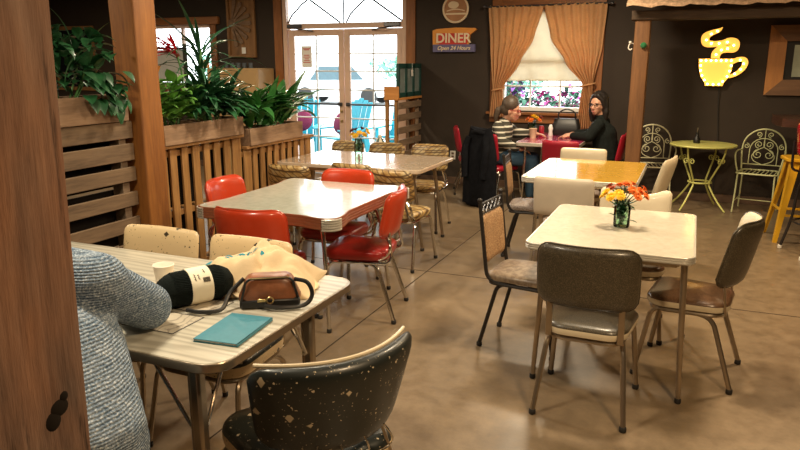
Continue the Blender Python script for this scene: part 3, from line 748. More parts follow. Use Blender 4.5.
BR = dict(sw=.42, sb=.38, sd=.40, sz=.45, st=.06, bw=.43, bz0=.545, bz1=.835, bt=.055, curve=.05, tilt=.04, r=.06)
dinette((-.37, 3.215, 0), R(-1), 'brown mottled vinyl chair with its back to us at the near end of cream table', G_R, [M['vinylcream'], M['vinylbrown'], M['vinylbrown'], M['vinylbrown'], M['bronze'], M['vinylbrown']], dict(BR, bw=.445))
dinette((.07, 3.79, 0), R(82), 'brown chair with cream rimmed seat on the right side of the cream table', G_R, [M['vinylcream'], M['seatbrown'], M['vinylbrown'], M['vinylcream'], M['bronze'], M['vinylbrown']], dict(BR, tilt=.075, curve=.095, bz0=.53, bz1=.865, bw=.42, bt=.05))
dinette((-.29, 4.29, 0), R(181), 'cream chair at the far end of the cream table behind the marigolds', G_R, [M['vinylcream'], M['seatbrown'], M['vinylbrown'], M['vinylcream'], M['bronze'], None], dict(BR, dip=.07, bz1=.865, curve=.03))
G_Y = 'cream chairs around the yellow table'
CR = dict(BR, bz0=.53, bz1=.82, r=.03, curve=.02)
cy_ = [M['vinylcream'], M['seatmauve'], M['vinylgrey'], M['vinylcream'], M['bronze'], None]
dinette((-.80, 5.12, 0), R(-2), 'plain cream chair with its back to us in front of yellow table', G_Y, cy_, CR)
dinette((-.93, 6.42, 0), R(180), 'cream chair on the far side of the yellow table below the red chair', G_Y, cy_, CR)
dinette((-.42, 6.02, 0), R(80), 'cream chair seen edge on at the right end of yellow table', G_Y, [M['vinylcream'], M['seatmauve'], M['vinylcream'], M['vinylcream'], M['bronze'], None], dict(CR, bz1=.86, tilt=.09))
# cream and black chairs, left table
G_L = 'cream and black chairs at the wood grain table'
cb = [M['creamfleck'], M['vinylblack'], M['vinylblack'], M['creamfleck'], M['bronze'], None]
CB = dict(sw=.46, sb=.42, sd=.44, sz=.455, st=.085, bw=.45, bz0=.56, bz1=.84, bt=.05, curve=.03, tilt=.05, r=.035, tube=.011)
dinette((-2.31, 2.29, 0), R(181), 'cream flecked chair by the planter wall at far side of wood grain table', G_L, cb, CB)
dinette((-1.80, 2.285, 0), R(179), 'cream flecked chair behind the tote bag at far side of wood grain table', G_L, cb, CB)
pch = dinette((-1.56, 1.16, 0), R(-4), 'cream seated chair under the person in the knitted sweater', G_L, cb, CB)
bk = dinette((-1.09, 1.79, 0), R(57), 'black flecked chair with wraparound back at the near corner of the table', G_L, [M['creamfleck'], M['vinylblack'], M['vinylblack'], M['vinylblack'], M['bronze'], None], dict(CB, sw=.48, sb=.46, sd=.46, bw=.56, wb=.46, bz0=.50, bz1=.80, bt=.065, curve=.13, tilt=.07, by=-.26, r=.05, rb=.09))
pp = MB(); pp.tube([back_surface(.56, .50, .80, .13, .07, -.245, u, 1.0, 0, .46)+Vector((0, .014, -.001)) for u in [(-.9+1.8*i/24) for i in range(25)]], .006, 8); pp.build('cream_piping', M['vinylcream'], bk)['label'] = 'cream piping along the top edge'
sp = MB()
for i in range(4):
    x = -.11+.075*i; sp.tube(bez([(x, -.29, .55), (x*1.15+.01, -.30, .49), (x*.8+.02, -.26, .44), (x*.4, -.20, .41)], 5), .0032, 6)
sp.build('back_wires', M['chrome'], bk)
# red chairs
G_D = 'red vinyl chairs around the pale green table'
rd = [M['seatred'], M['seatred'], M['vinylred'], M['vinylred'], M['chrome'], M['vinylred']]
RD = dict(sw=.43, sb=.41, sd=.42, sz=.465, st=.07, bw=.43, bz0=.54, bz1=.83, bt=.06, curve=.06, tilt=.06, r=.06, loop=True)
rc = dinette((-1.93, 3.93, 0), R(102), 'red vinyl chair on the aisle side of the pale green table', G_D, rd, RD)
dup(rc, (-2.74, 3.88, 0), R(-88), 'red vinyl chair between the pine pallets and pale green table', G_D)
dup(rc, (-2.33, 4.31, 0), R(180), 'red vinyl chair at the far end of pale green table', G_D)
dinette((-2.34, 3.42, 0), R(6), 'red vinyl chair with curved back at near end of pale green table', G_D, rd, dict(RD, curve=.11, bw=.46, bz1=.80, bz0=.47))
# gold patterned chairs
G_G = 'gold patterned chairs around the long tan table'
gc = dinette((-3.01, 4.985, 0), R(4), 'gold patterned chair nearest the pallets on the near side of tan table', G_G, [M['gold'], M['gold'], M['gold'], M['gold'], M['chrome'], M['gold']], dict(sw=.40, sb=.38, sd=.40, sz=.455, st=.06, bw=.38, bz0=.55, bz1=.80, bt=.05, curve=.04, tilt=.05, r=.05, loop=True))
dup(gc, (-2.555, 5.26, 0), R(-2), 'gold patterned chair in the middle of the near side of tan table', G_G)
dup(gc, (-2.12, 5.07, 0), R(-3), 'gold patterned chair at the aisle end of tan table near the red chair', G_G)
dup(gc, (-3.325, 6.24, 0), R(178), 'gold patterned chair on the far side of tan table left of the vase', G_G)
dup(gc, (-2.865, 6.24, 0), R(182), 'gold patterned chair on the far side of tan table just right of vase', G_G)
dup(gc, (-2.405, 6.28, 0), R(183), 'gold patterned chair pulled back at the far right corner of tan table', G_G)
# crimson chairs by the window
G_W = 'crimson chairs at the window table'
cr = dinette((-1.22, 7.35, 0), R(-3), 'crimson chair with back to us in front of the window table', G_W, [M['vinylcrimson']]*4+[M['chrome'], None], dict(bw=.38, bz1=.83, r=.03))
dup(cr, (-2.07, 7.77, 0), R(-25), 'crimson chair with black coat under the woman in stripes', G_W)
dup(cr, (-2.49, 8.33, 0), R(-70), 'empty crimson chair by the wall behind the black coat', G_W)
dup(cr, (-.935, 8.15, 0), R(88), 'crimson chair behind the woman in black cardigan', G_W)
# lattice chairs
def lattice_chair(loc, rz, label, seatmat):
    t = empty('lattice_chair', loc, rz, label, 'chair', 'tan woven chairs with lattice tops')
    s = MB(); cushion(s, .40, .36, .40, .405, .455, .07, .018); s.build('seat', [seatmat, seatmat], t)
    f = MB(); f.tube([(x, y, .393) for x, y in rrect(.37, .33, .37, .05, 5)], .0115, 8, closed=True); f.build('seat_frame', M['blacktube'], t)
    for sx in (-1, 1):
        l = MB(); l.tube(fillet([(sx*.15, .05, .392), (sx*.165, .16, .39), (sx*.185, .21, .02)], .05), .0115, 8); lo = l.build('leg', M['blacktube'], t); glide(lo, sx*.185, .21)
        l = MB(); l.tube(fillet([(sx*.14, -.03, .388), (sx*.155, -.13, .385), (sx*.17, -.225, .02)], .05), .0115, 8); lo = l.build('leg', M['blacktube'], t); glide(lo, sx*.17, -.225)
        l = MB(); l.tube(fillet([(sx*.16, -.02, .40), (sx*.168, -.19, .405), (sx*.17, -.245, .86)], .06), .0115, 8); l.ball((sx*.17, -.245, .862), .014); l.build('back_post', M['blacktube'], t)
    k = MB(); backpad(k, .315, .50, .775, .03, .012, .03, -.212, .04); k.build('backrest', [M['tanwoven'], M['tanwoven']], t)
    k = MB()
    for z, r_ in ((.785, .006), (.842, .006)): k.tube([(-.17, -.234-(z-.785)*.12, z), (.17, -.234-(z-.785)*.12, z)], r_, 6)
    for i in range(5):
        x0_ = -.16+.064*i
        for a_, b_ in ((0, .064), (.064, 0)): k.tube([(x0_+a_, -.236, .787), (x0_+b_, -.242, .84)], .0042, 6)
    k.build('lattice', M['steel'], t)
    return t
lattice_chair((-.80, 3.80, 0), R(-95), 'tan woven chair with lattice top on the left side of cream table', M['seattan'])
lattice_chair((-1.19, 5.74, 0), R(-84), 'tan woven chair with lattice top on the left side of yellow table', M['seatmauve'])

# ------------------------------------------------------------------ tables
def table(name, label, poly, z, t_, topmat, bandmat, legs, legmat, loc=(0, 0, 0), band_h=.035, inset=.006, legr=(.016, .012), ribs=3, apron=None):
    t = empty(name, loc, 0, label, 'table')
    def off(p, d):
        n = len(p); o = []
        for i in range(n):
            a = Vector(p[i-1]); b = Vector(p[i]); c = Vector(p[(i+1) % n]); tg = (c-a).normalized(); nr = Vector((tg.y, -tg.x)); o.append(tuple(b+nr*d))
        return o
    A = sum(poly[i][0]*poly[(i+1) % len(poly)][1]-poly[(i+1) % len(poly)][0]*poly[i][1] for i in range(len(poly)))
    if A < 0: poly = poly[::-1]
    m = MB(); m.loft([[(x, y, zz) for x, y in off(poly, d_)] for d_, zz in ((-inset, z-t_), (-inset, z-.003), (-inset-.003, z))]); m.build('tabletop', topmat, t)
    b = MB(); prof = [(-inset-.002, z-.002), (-.001, z-.001), (.001, z-.004)]
    for k in range(ribs):
        z1 = z-.004-(band_h-.008)*(k)/ribs; z2 = z-.004-(band_h-.008)*(k+1)/ribs; prof += [(.0015, z1-.002), (.0015, z2+.003), (-.0015, z2+.001)]
    prof += [(-inset-.002, z-band_h)]
    rings = [[(x, y, zz) for x, y in off(poly, d_)] for d_, zz in prof]
    b.loft(rings, cap=(False, False)); b.build('edge_band', bandmat, t, sharp=30)
    for L in legs:
        l = MB(); n = len(L); l.tube(L, [legr[0]+(legr[1]-legr[0])*i/(n-1) for i in range(n)], 10); lo = l.build('leg', legmat, t)
        if L[-1][2] < .05: glide(lo, L[-1][0], L[-1][1], legr[1]*1.3)
    if apron:
        x0, x1, y0, y1, h = apron; a = MB(); zz = z-band_h-h/2+.004
        for c_, s_ in ((((x0+x1)/2, y0, zz), (x1-x0, .02, h)), (((x0+x1)/2, y1, zz), (x1-x0, .02, h)), ((x0, (y0+y1)/2, zz), (.02, y1-y0-.02, h)), ((x1, (y0+y1)/2, zz), (.02, y1-y0-.02, h))): a.box(c_, s_, .003)
        a.build('apron', legmat, t)
    return t
rp = lambda x0, x1, y0, y1, r, n=6: [((x0+x1)/2+x, y+(y0+y1)/2) for x, y in rrect(x1-x0, x1-x0, y1-y0, r, n)]
def straight_legs(x0, x1, y0, y1, spl=.03, z=.72):
    return [[(x-sx*0, y-sy*0, z), (x+sx*spl*.5, y+sy*spl*.5, z/2), (x+sx*spl, y+sy*spl, .02)] for x, sx in ((x0, -1), (x1, 1)) for y, sy in ((y0, -1), (y1, 1))]
table('dining_table', 'cream laminate table with a jar of marigolds nearest the right', rp(-.72, .065, 3.28, 4.30, .05), .75, .03, M['topcream'], M['chromeband'], straight_legs(-.63, .02, 3.38, 4.2, .03), M['bronze'], band_h=.04, apron=(-.6, -.01, 3.41, 4.17, .05))
table('dining_table', 'yellow laminate table with chrome edge in front of the window', rp(-1.20, -.34, 5.22, 6.40, .07), .75, .03, M['topyellow'], M['chromeband'], straight_legs(-1.08, -.46, 5.36, 6.26, .03), M['chrome'], band_h=.045, apron=(-1.06, -.48, 5.38, 6.24, .04))
def wavy(x0, x1, y0, y1, rec=.035, r=.07):
    cx, cy = (x0+x1)/2, (y0+y1)/2; hx, hy = (x1-x0)/2, (y1-y0)/2; base = rrect(2*hx, 2*hx, 2*hy, r, 7); out = []
    seg = []
    n = len(base)
    for i in range(n):
        a, b = Vector(base[i]), Vector(base[(i+1) % n]); k = max(1, int((b-a).length/.03))
        for j in range(k): seg.append(a.lerp(b, j/k))
    def sm(t): t = max(0, min(1, t)); return t*t*(3-2*t)
    for p in seg:
        x, y = p; fx = sm((hx-abs(x)-.10)/.16); fy = sm((hy-abs(y)-.10)/.18)
        if abs(abs(y)-hy) < 1e-4: y -= math.copysign(rec*fx, y)
        if abs(abs(x)-hx) < 1e-4: x -= math.copysign(rec*fy, x)
        out.append((x+cx, y+cy))
    return out
def curved_leg(x, y, sx, sy): return bez([(x-sx*.16, y-sy*.16, .71), (x-sx*.07, y-sy*.07, .62), (x-sx*.03, y-sy*.03, .40), (x, y, .02)], 6)
table('dining_table', 'pale green laminate table with red ribbed edge and red chairs', wavy(-2.80, -1.82, 3.35, 4.50), .75, .04, M['topgreen'], M['redband'], [curved_leg(x, y, sx, sy) for x, sx in ((-2.68, -1), (-1.94, 1)) for y, sy in ((3.48, -1), (4.38, 1))], M['chrome'], band_h=.075, ribs=4)
rt = [o for o in bpy.data.objects if o.name.startswith('dining_table')][-1]
# ribbed chrome corner caps
for sx, sy in ((1, -1), (1, 1), (-1, -1), (-1, 1)):
    c_ = MB(); cx, cy = -2.31+sx*(.49-.07), 3.925+sy*(.575-.07); a0 = atan2(sy, sx)
    for k in range(5):
        z = .738-.0145*k; c_.tube([(cx+.077*cos(a0+q)-(0 if abs(q) < .8 else 0), cy+.077*sin(a0+q), z) for q in [(-.85+1.7*i/10) for i in range(11)]], .0068, 6)
    c_.build('corner_cap', M['chromeband'], rt)
table('dining_table', 'long pale tan table with gold patterned chairs and a flower jar', rp(-3.40, -2.02, 5.19, 6.08, .05), .75, .03, M['toptan'], M['toptan'], [[(x0_-sx*.10, y0_, .72), (x0_, y0_, .02)] for x0_, sx in ((-3.25, -1), (-2.09, 1)) for y0_ in (5.45, 5.98)], M['bronze'], band_h=.035, ribs=1, apron=(-3.2, -2.25, 5.35, 5.95, .05), legr=(.018, .014))
table('dining_table', 'magenta topped table under the curtained window with two women', rp(-1.79, -1.10, 7.52, 8.70, .025), .75, .03, M['toppink'], M['chromeband'], straight_legs(-1.70, -1.26, 7.62, 8.55, .02), M['chrome'], band_h=.045)
lt = table('dining_table', 'grey wood grain table with yarn, handbag and teal notebook', rp(-2.95, -1.21, 1.50, 2.42, .09, 8), .75, .03, M['woodlam'], M['bronze'], [], M['bronze'], band_h=.034, ribs=1, apron=(-2.8, -1.36, 1.62, 2.30, .04))
for x, sx in ((-2.78, -1), (-1.37, 1)):
    for y, sy in ((1.600, -1), (2.29, 1)):
        l = MB()
        for dx in (-.0, ): l.box((x, y, .37), (.042, .042, .70), .010)
        l.tube([(x+.028*-sx, y-.0*sy, .70), (x-.026*sx, y, .05)], .009, 8)
        lo = l.build('leg', M['bronze'], lt); g = MB(); g.lathe([(.022, 0), (.026, .004), (.026, .024), (.02, .028)], (x, y, 0), 12); g.build('foot_cap', M['rubber'], lo)
        l = MB(); l.tube(fillet([(x-sx*.20, y, .716), (x-sx*.028, y, .46), (x-sx*.02, y-sy*.02, .45)], .03), .007, 8); l.tube(fillet([(x, y-sy*.17, .716), (x, y-sy*.028, .46), (x-sx*.01, y-sy*.02, .45)], .03), .007, 8); l.build('leg_brace', M['chrome'], lo)
def print_mat():
    m, nt, b = node_mat('table print'); v = coords(nt)
    n = noise_n(nt, v, 26, 5, .7); wv = nt.nodes.new('ShaderNodeTexWave'); wv.inputs['Scale'].default_value = 9; wv.inputs['Distortion'].default_value = 12; nt.links.new(v, wv.inputs[0])
    c1 = ramp(nt, n, [(.56, (.52, .46, .36)), (.62, (.14, .11, .08))]); c2 = ramp(nt, wv.outputs[1], [(.08, (.16, .13, .10)), (.14, (.60, .54, .43))])
    nt.links.new(mix(nt, .5, c1, c2), b.inputs['Base Color']); b.inputs['Roughness'].default_value = .3; return m
M['print'] = print_mat()
for (x, y, wx, wy) in ((-1.66, 1.74, .30, .16), (-1.66, 1.92, .30, .14), (-2.55, 2.18, .24, .16)):
    q = MB(); q.box((x, y, .7503), (wx, wy, .0008), 0); q.build('printed_panel', M['print'], lt)
    q = MB()
    for c_, s_ in (((x, y-wy/2, .7506), (wx, .004, .001)), ((x, y+wy/2, .7506), (wx, .004, .001)), ((x-wx/2, y, .7506), (.004, wy, .001)), ((x+wx/2, y, .7506), (.004, wy, .001))): q.box(c_, s_, 0)
    q.build('printed_border', M['ink'], lt)
ZT = .7512
# things on the wood grain table
nb = empty('notebook', (-1.338, 1.76, ZT), R(-84), 'teal notebook lying near the front corner of wood grain table', 'notebook')
a = MB(); a.box((0, 0, .010), (.240, .158, .003), .001); a.box((0, 0, .0015), (.240, .158, .003), .001); a.box((0, .0775, .006), (.24, .003, .011), .001); a.build('cover', M['teal'], nb)
a = MB(); a.box((0, -.002, .0058), (.234, .15, .0056), .0005); a.build('pages', M['paper'], nb)
c_ = MB(); c_.lathe([(.0, .003), (.026, .003), (.027, 0), (.030, .0), (.040, .085), (.042, .088), (.040, .090), (.0375, .086), (.029, .006), (0, .006)], n=28)
co = c_.build('paper_cup', M['cup']); co.location = (-1.875, 2.04, ZT); tag(co, 'small white paper cup beside the black yarn', 'cup')
# yarn skein
ya = Vector((-1.695, 1.825, 0)); yb = Vector((-1.575, 2.045, 0)); L = (yb-ya).length+.03
yt = empty('yarn_skein', (*((ya+yb)/2)[:2], ZT), atan2((yb-ya).y, (yb-ya).x), 'black yarn skein with a cream label band', 'yarn')
rad = .064; s = MB(); prof = [(.0, -L/2), (.018, -L/2-.004), (.044, -L/2+.012), (.060, -L/2+.04), (.061, -.03), (.059, 0), (.061, .03), (.060, L/2-.04), (.044, L/2-.012), (.018, L/2+.004), (0, L/2)]
s.T = Matrix.Translation((0, 0, rad)) @ Euler((0, R(90), 0)).to_matrix().to_4x4(); s.lathe(prof, n=28)
for i in range(60):
    th = 2*pi*i/60; tw = .5; pts = []
    for k in range(11):
        u = k/10; z = -L/2+L*u; rr = min(.0625, .018+.054*(1-abs(2*u-1)**4)); pts.append((rr*cos(th+tw*u), rr*sin(th+tw*u), z))
    s.tube(pts, .0032, 5)
s.build('yarn_body', M['yarn'], yt, weld=False)
s = MB(); s.T = Matrix.Translation((0, 0, rad+.001)) @ Euler((0, R(90), 0)).to_matrix().to_4x4(); s.lathe([(.0665, -.035), (.0675, -.035), (.0675, .045), (.0665, .045)], n=40); lb = s.build('paper_band', M['creamlabel'], yt)
s = MB()
for k in range(9): th = R(24)+k*.030; s.box((.022, -.0680*cos(th), rad+.001+.0680*sin(th)), (.026, .0012, .0010), 0)
s.build('barcode', M['ink'], lb)
for (xx, t0, n_) in ((-.018, .55, 9), (-.004, .60, 7), (.022, .95, 6)):
    s = MB(); pts = [(xx+.003*sin(k*2.2), -.0681*cos(t0+.05*k), rad+.001+.0681*sin(t0+.05*k)) for k in range(n_)]; s.tube(pts, .0012, 5); s.build('label_line', M['ink'], lb)
# tote bag : crumpled cloth heap
tb = empty('tote_bag', (-1.56, 2.20, ZT), R(20), 'crumpled cream canvas tote bag with teal print', 'tote bag')
m_ = MB(); n1, n2 = 44, 30
def tote(u, v):
    x = (u-.5)*.50; y = (v-.5)*.36; e = (1-abs(2*u-1)**3)*(1-abs(2*v-1)**3)
    h = .165*e*(.72+.35*noise.noise((x*7+3, y*7, 1.2)))+.05*abs(noise.noise((x*14, y*14, 4)))*e+.012*abs(sin(x*42+5*noise.noise((x*5, y*5, 0))))*e
    return Vector((x+.03*noise.noise((x*6, y*6, 7)), y+.04*noise.noise((x*5, y*5, 9)), .003+max(0, h)))
gv = [[tote(i/n1, j/n2) for i in range(n1+1)] for j in range(n2+1)]
vs = [p for r_ in gv for p in r_]; W1 = n1+1; k0 = len(vs); bot = [(p.x, p.y, 0) for p in vs]
fs = [(j*W1+i, j*W1+i+1, (j+1)*W1+i+1, (j+1)*W1+i) for j in range(n2) for i in range(n1)]
border = [i for i in range(W1)]+[j*W1+n1 for j in range(1, n2+1)]+[n2*W1+i for i in range(n1-1, -1, -1)]+[j*W1 for j in range(n2-1, 0, -1)]
bv = [bot[i] for i in border]; nb_ = len(border)
fs += [(border[i], border[(i+1) % nb_], k0+(i+1) % nb_, k0+i) for i in range(nb_)]+[tuple(k0+i for i in range(nb_))]
m_.add(vs+bv, fs); m_.build('bag_body', M['canvas'], tb, sharp=70)
m_ = MB()
def on(u, v, d=.0022): p = tote(u, v); return p+Vector((0, 0, d))
for (u0, u1, v0, v1) in ((.24, .44, .50, .53), (.44, .58, .49, .52), (.15, .21, .36, .46), (.28, .33, .42, .47), (.35, .40, .40, .46), (.43, .48, .40, .46), (.51, .56, .41, .46), (.60, .63, .42, .47)):
    N_ = 8; rows = [[on(u0+(u1-u0)*i/N_, v0+(v1-v0)*j/2) for i in range(N_+1)] for j in range(3)]; vv = [p for r_ in rows for p in r_]
    m_.add(vv, [(j*(N_+1)+i, j*(N_+1)+i+1, (j+1)*(N_+1)+i+1, (j+1)*(N_+1)+i) for j in range(2) for i in range(N_)])
m_.build('teal_print', M['tealprint'], tb)['label'] = 'teal printed marks'
for pts in (((.06, -.10, .06), (.07, -.15, .045), (.05, -.185, .012), (.0, -.19, .010), (-.04, -.16, .03), (-.05, -.10, .06)), ((.16, -.08, .05), (.20, -.11, .03), (.24, -.08, .008), (.25, -.02, .008), (.20, .03, .03))):
    m_ = MB(); c2 = bez([Vector(p) for p in pts], 5)
    for a_, b_ in zip(c2, c2[1:]):
        dv = b_-a_; m_.T = Matrix.Translation((a_+b_)/2) @ dv.to_track_quat('X', 'Z').to_matrix().to_4x4(); m_.box((0, 0, 0), (dv.length+.003, .022, .004), .001)
    m_.T = Matrix(); m_.build('handle', M['canvas'], tb)
# handbag
hb = empty('handbag', (-1.375, 2.03, ZT), R(33), 'small brown leather handbag with black trim', 'handbag')
m_ = MB()
def bagring(inset, y, zlo, zhi): return None
rings = []
for k in range(9):
    u = -1+2*k/8; y = .05*u; sc_ = (1-abs(u)**3.2*.22); ring = []
    for (x, z) in rrect(.185*sc_, .225*sc_, .115*sc_, .035, 6): ring.append((x, y, .0585+z*1.0))
    rings.append(ring)
m_.loft(rings, [0, 0, 0, 0, 0, 0, 0, 0]); m_.build('bag_body', [M['leather'], M['blackleather']], hb, sharp=60)
m_ = MB(); m_.box((0, -.030, .018), (.215, .050, .036), .012); 
m_.tube([(x, -.047, .06+z) for x, z in rrect(.175, .20, .105, .03, 6)], .0045, 8, closed=True)
m_.build('black_trim', M['blackleather'], hb)
m_ = MB(); m_.tube(bez([(.09, -.03, .10), (.135, -.05, .09), (.15, -.06, .045), (.12, -.075, .014), (.04, -.085, .012), (-.02, -.075, .02)], 6), .008, 8); m_.build('handle', M['blackleather'], hb); m_ = MB(); m_.tube(bez([(-.09, -.01, .105), (-.14, -.03, .06), (-.17, -.07, .014), (-.24, -.08, .012), (-.29, -.05, .012)], 6), .008, 8); m_.build('strap', M['blackleather'], hb)
m_ = MB(); m_.tube([(.0+.012*cos(q), -.066, .035+.012*sin(q)) for q in [2*pi*i/10 for i in range(10)]], .003, 6, closed=True); m_.box((-.03, -.062, .035), (.03, .008, .012), .003); m_.tube([(-.07, -.052, .114), (.07, -.052, .114)], .0025, 6); m_.build('buckle', M['brass'], hb)

# marigold jars
def jar(x, y, z, label, h=.145, r=.041):
    t = empty('mason_jar', (x, y, z), 0, label, 'jar')
    j = MB(); j.lathe([(.0, .004), (r*.88, .004), (r*.95, .008), (r*.96, h*.72), (r*.75, h*.84), (r*.76, h), (r*.82, h), (r*.82, h*.96), (r*.80, h*.86), (r, h*.73), (r, .01), (r*.9, 0), (0, 0)], n=24); j.build('glass_body', M['jar'], t)
    w_ = MB(); w_.lathe([(0, .006), (r*.86, .006), (r*.93, .010), (r*.93, h*.66), (0, h*.66)], n=24); w_.build('water', M['water'], t)
    th = MB()
    for k in range(3): th.tube([(r*.83*cos(q), r*.83*sin(q), h*(.87+.045*k)) for q in [2*pi*i/20 for i in range(20)]], .0016, 5, closed=True)
    th.build('screw_thread', M['jar'], t)
def bloom_mesh(mb, c, r, up):
    q = Vector(up).normalized().to_track_quat('Z', 'Y').to_matrix().to_4x4(); mb.T = Matrix.Translation(c) @ q
    for ring, (rr, el, n, L) in enumerate(((.1, 1.35, 5, .45), (.22, 1.0, 8, .62), (.3, .6, 11, .85), (.3, .15, 13, 1.0))):
        for k in range(n): leaf(mb, (rr*r*cos(2*pi*k/n+ring), rr*r*sin(2*pi*k/n+ring), r*.12), 2*pi*k/n+ring, el, r*L*.8, r*.55, .5, .1, 1, 3)
    mb.ball((0, 0, r*.1), (r*.45, r*.45, r*.3), 8, 6); mb.T = Matrix()
def bouquet(x, y, z, spec, where, grp):
    for i, (dx, dy, dz, r, key, nm) in enumerate(spec):
        kind = {'orange': 'orange', 'rust': 'rust coloured', 'yellow': 'yellow', 'darkred': 'dark red'}[key]
        t = empty('marigold', (x, y, z), 0, kind+' marigold in '+where, 'flower', kind+' marigolds in '+where)
        b = MB(); bloom_mesh(b, (dx, dy, dz), r, (dx*4, dy*4, .35)); b.build('bloom', M[key], t, weld=False, sharp=80)
        s = MB(); s.tube(bez([(-dx*.12+.004*sin(i*2), dy*.12+.004*cos(i*3), .012), (dx*.12, dy*.12, .11), (dx*.45, dy*.45, dz-.04), (dx, dy, dz)], 4), .0026, 6)
        for k in range(6): leaf(s, (dx*.25, dy*.25, U(.03, dz-.03)) if k > 3 else (dx*.1, dy*.1, U(.03, .10)), U(0, 6.3), U(.2, 1.0), .03 if k < 4 else .06, .02, .8, .1, 0, 4)
        s.build('stem', M['leafdark'], t, weld=False, sharp=80)
spec = []
for dx, dy, dz, r, key in ((-.085, -.04, .185, .030, 'yellow'), (-.055, -.075, .170, .030, 'yellow'), (-.10, -.02, .165, .026, 'yellow'), (-.02, -.06, .190, .028, 'yellow'), (-.005, -.085, .178, .026, 'yellow'), (-.06, -.02, .205, .026, 'rust'), (-.075, .03, .21, .026, 'rust'), (-.02, .0, .225, .030, 'orange'), (.015, -.02, .235, .030, 'orange'), (.04, .02, .23, .028, 'orange'), (.05, -.05, .205, .032, 'orange'), (.085, -.02, .20, .030, 'orange'), (.10, .03, .205, .026, 'orange'), (.075, -.065, .18, .028, 'orange'), (.115, -.04, .18, .024, 'orange'), (.0, .05, .22, .028, 'rust')): spec.append((dx, dy, dz, r, key, ''))
jar(-.31, 3.80, .7505, 'glass mason jar of marigolds on the cream table', .150, .043); bouquet(-.31, 3.80, .7505, spec, 'the jar on the cream table', '')
sp2 = [(-.05, -.03, .18, .034, 'yellow', ''), (.0, -.06, .17, .036, 'yellow', ''), (.07, -.02, .18, .034, 'yellow', ''), (.10, .0, .20, .03, 'yellow', ''), (.03, -.04, .20, .03, 'yellow', ''), (-.03, .0, .225, .034, 'darkred', ''), (.03, .02, .235, .034, 'darkred', ''), (-.075, .02, .21, .03, 'darkred', ''), (.075, .03, .225, .03, 'yellow', '')]
jar(-2.97, 6.0, .7505, 'glass mason jar of flowers on the long tan table', .14, .042); bouquet(-2.97, 6.0, .7505, sp2, 'the jar on the tan table', '')
sp3 = [(-.07, -.03, .19, .034, 'orange', ''), (-.02, -.06, .18, .036, 'orange', ''), (.03, -.02, .21, .036, 'yellow', ''), (.07, -.03, .18, .034, 'orange', ''), (-.03, .02, .225, .034, 'orange', ''), (.04, .03, .20, .032, 'orange', ''), (0., -.02, .225, .034, 'yellow', ''), (.085, .01, .21, .03, 'rust', '')]
jar(-1.80, 8.33, .7505, 'glass mason jar of orange flowers on the window table', .14, .042); bouquet(-1.80+.03, 8.33, .7505, sp3, 'the jar on the window table', '')
c2 = copy_tree(co); c2.location = (-1.70, 7.98, .7505); c2.scale = (1.15, 1.15, 1.25); c2['label'] = 'beige paper cup in front of the woman in stripes'; c2.data = co.data.copy(); c2.data.materials[0] = pm('beige cup', (.62, .45, .30), .6)
a = MB(); a.lathe([(0, 0), (.03, 0), (.032, .004), (.032, .10), (.026, .112), (.026, .12), (0, .12)], n=18); o = a.build('red_shaker', M['vinylcrimson']); o.location = (-1.66, 8.26, .7505); tag(o, 'red ribbed can beside the orange flowers on the window table', 'can')
a = MB(); a.lathe([(0, 0), (.028, 0), (.03, .004), (.022, .06), (.03, .09), (.02, .12), (.014, .135), (0, .135)], n=18); o = a.build('sugar_shaker', M['whitepaint']); o.location = (-1.56, 8.30, .7505); tag(o, 'small white shaker left of the black handbag', 'shaker')
hb2 = empty('handbag', (-1.40, 8.44, .7505), R(5), 'black handbag with arched handle on the window table', 'handbag')
a = MB(); a.loft([[(x, y, z) for x, y in rrect(w_, w_, d_, .05, 6)] for w_, d_, z in ((.32, .13, 0), (.34, .15, .02), (.33, .14, .10), (.29, .08, .18), (.27, .05, .20))]); a.build('bag_body', M['blackleather'], hb2)
a = MB(); a.tube(bez([(-.10, 0, .18), (-.09, 0, .27), (0, 0, .31), (.09, 0, .27), (.10, 0, .18)], 6), .009, 8); a.build('handle', M['blackleather'], hb2)

# ------------------------------------------------------------------ people
def blob(name, chains, mat, parent, voxel=.012, extra=None, smooth=4):
    """chains of (point, radius): spheres and cones unioned by a voxel remesh into one continuous skin"""
    mb = MB()
    for ch in chains:
        for (p, r) in ch: mb.ball(p, r if isinstance(r, (int, float)) else r, 14, 10)
        for (p, r), (q, s) in zip(ch, ch[1:]):
            r_ = r if isinstance(r, (int, float)) else min(r); s_ = s if isinstance(s, (int, float)) else min(s); n = 5
            if isinstance(r, (int, float)) and isinstance(s, (int, float)): mb.tube([Vector(p).lerp(Vector(q), k/n) for k in range(n+1)], [r+(s-r)*k/n for k in range(n+1)], 14)
            else:
                R0 = Vector((r,)*3 if isinstance(r, (int, float)) else r); R1 = Vector((s,)*3 if isinstance(s, (int, float)) else s)
                for k in range(1, 8):
                    f = k/8; mb.ball(Vector(p).lerp(Vector(q), f), tuple(R0.lerp(R1, f)), 14, 10)
    if extra: extra(mb)
    o = mb.build(name, mat, parent, weld=False)
    md = o.modifiers.new('r', 'REMESH'); md.mode = 'VOXEL'; md.voxel_size = voxel; md.use_smooth_shade = True
    ms = o.modifiers.new('s', 'SMOOTH'); ms.iterations = smooth; ms.factor = .5
    dg = bpy.context.evaluated_depsgraph_get(); dg.update()
    me = bpy.data.meshes.new_from_object(o.evaluated_get(dg)); o.modifiers.clear(); old = o.data; o.data = me; bpy.data.meshes.remove(old)
    me.shade_smooth(); 
    if not me.materials: me.materials.append(mat)
    return o
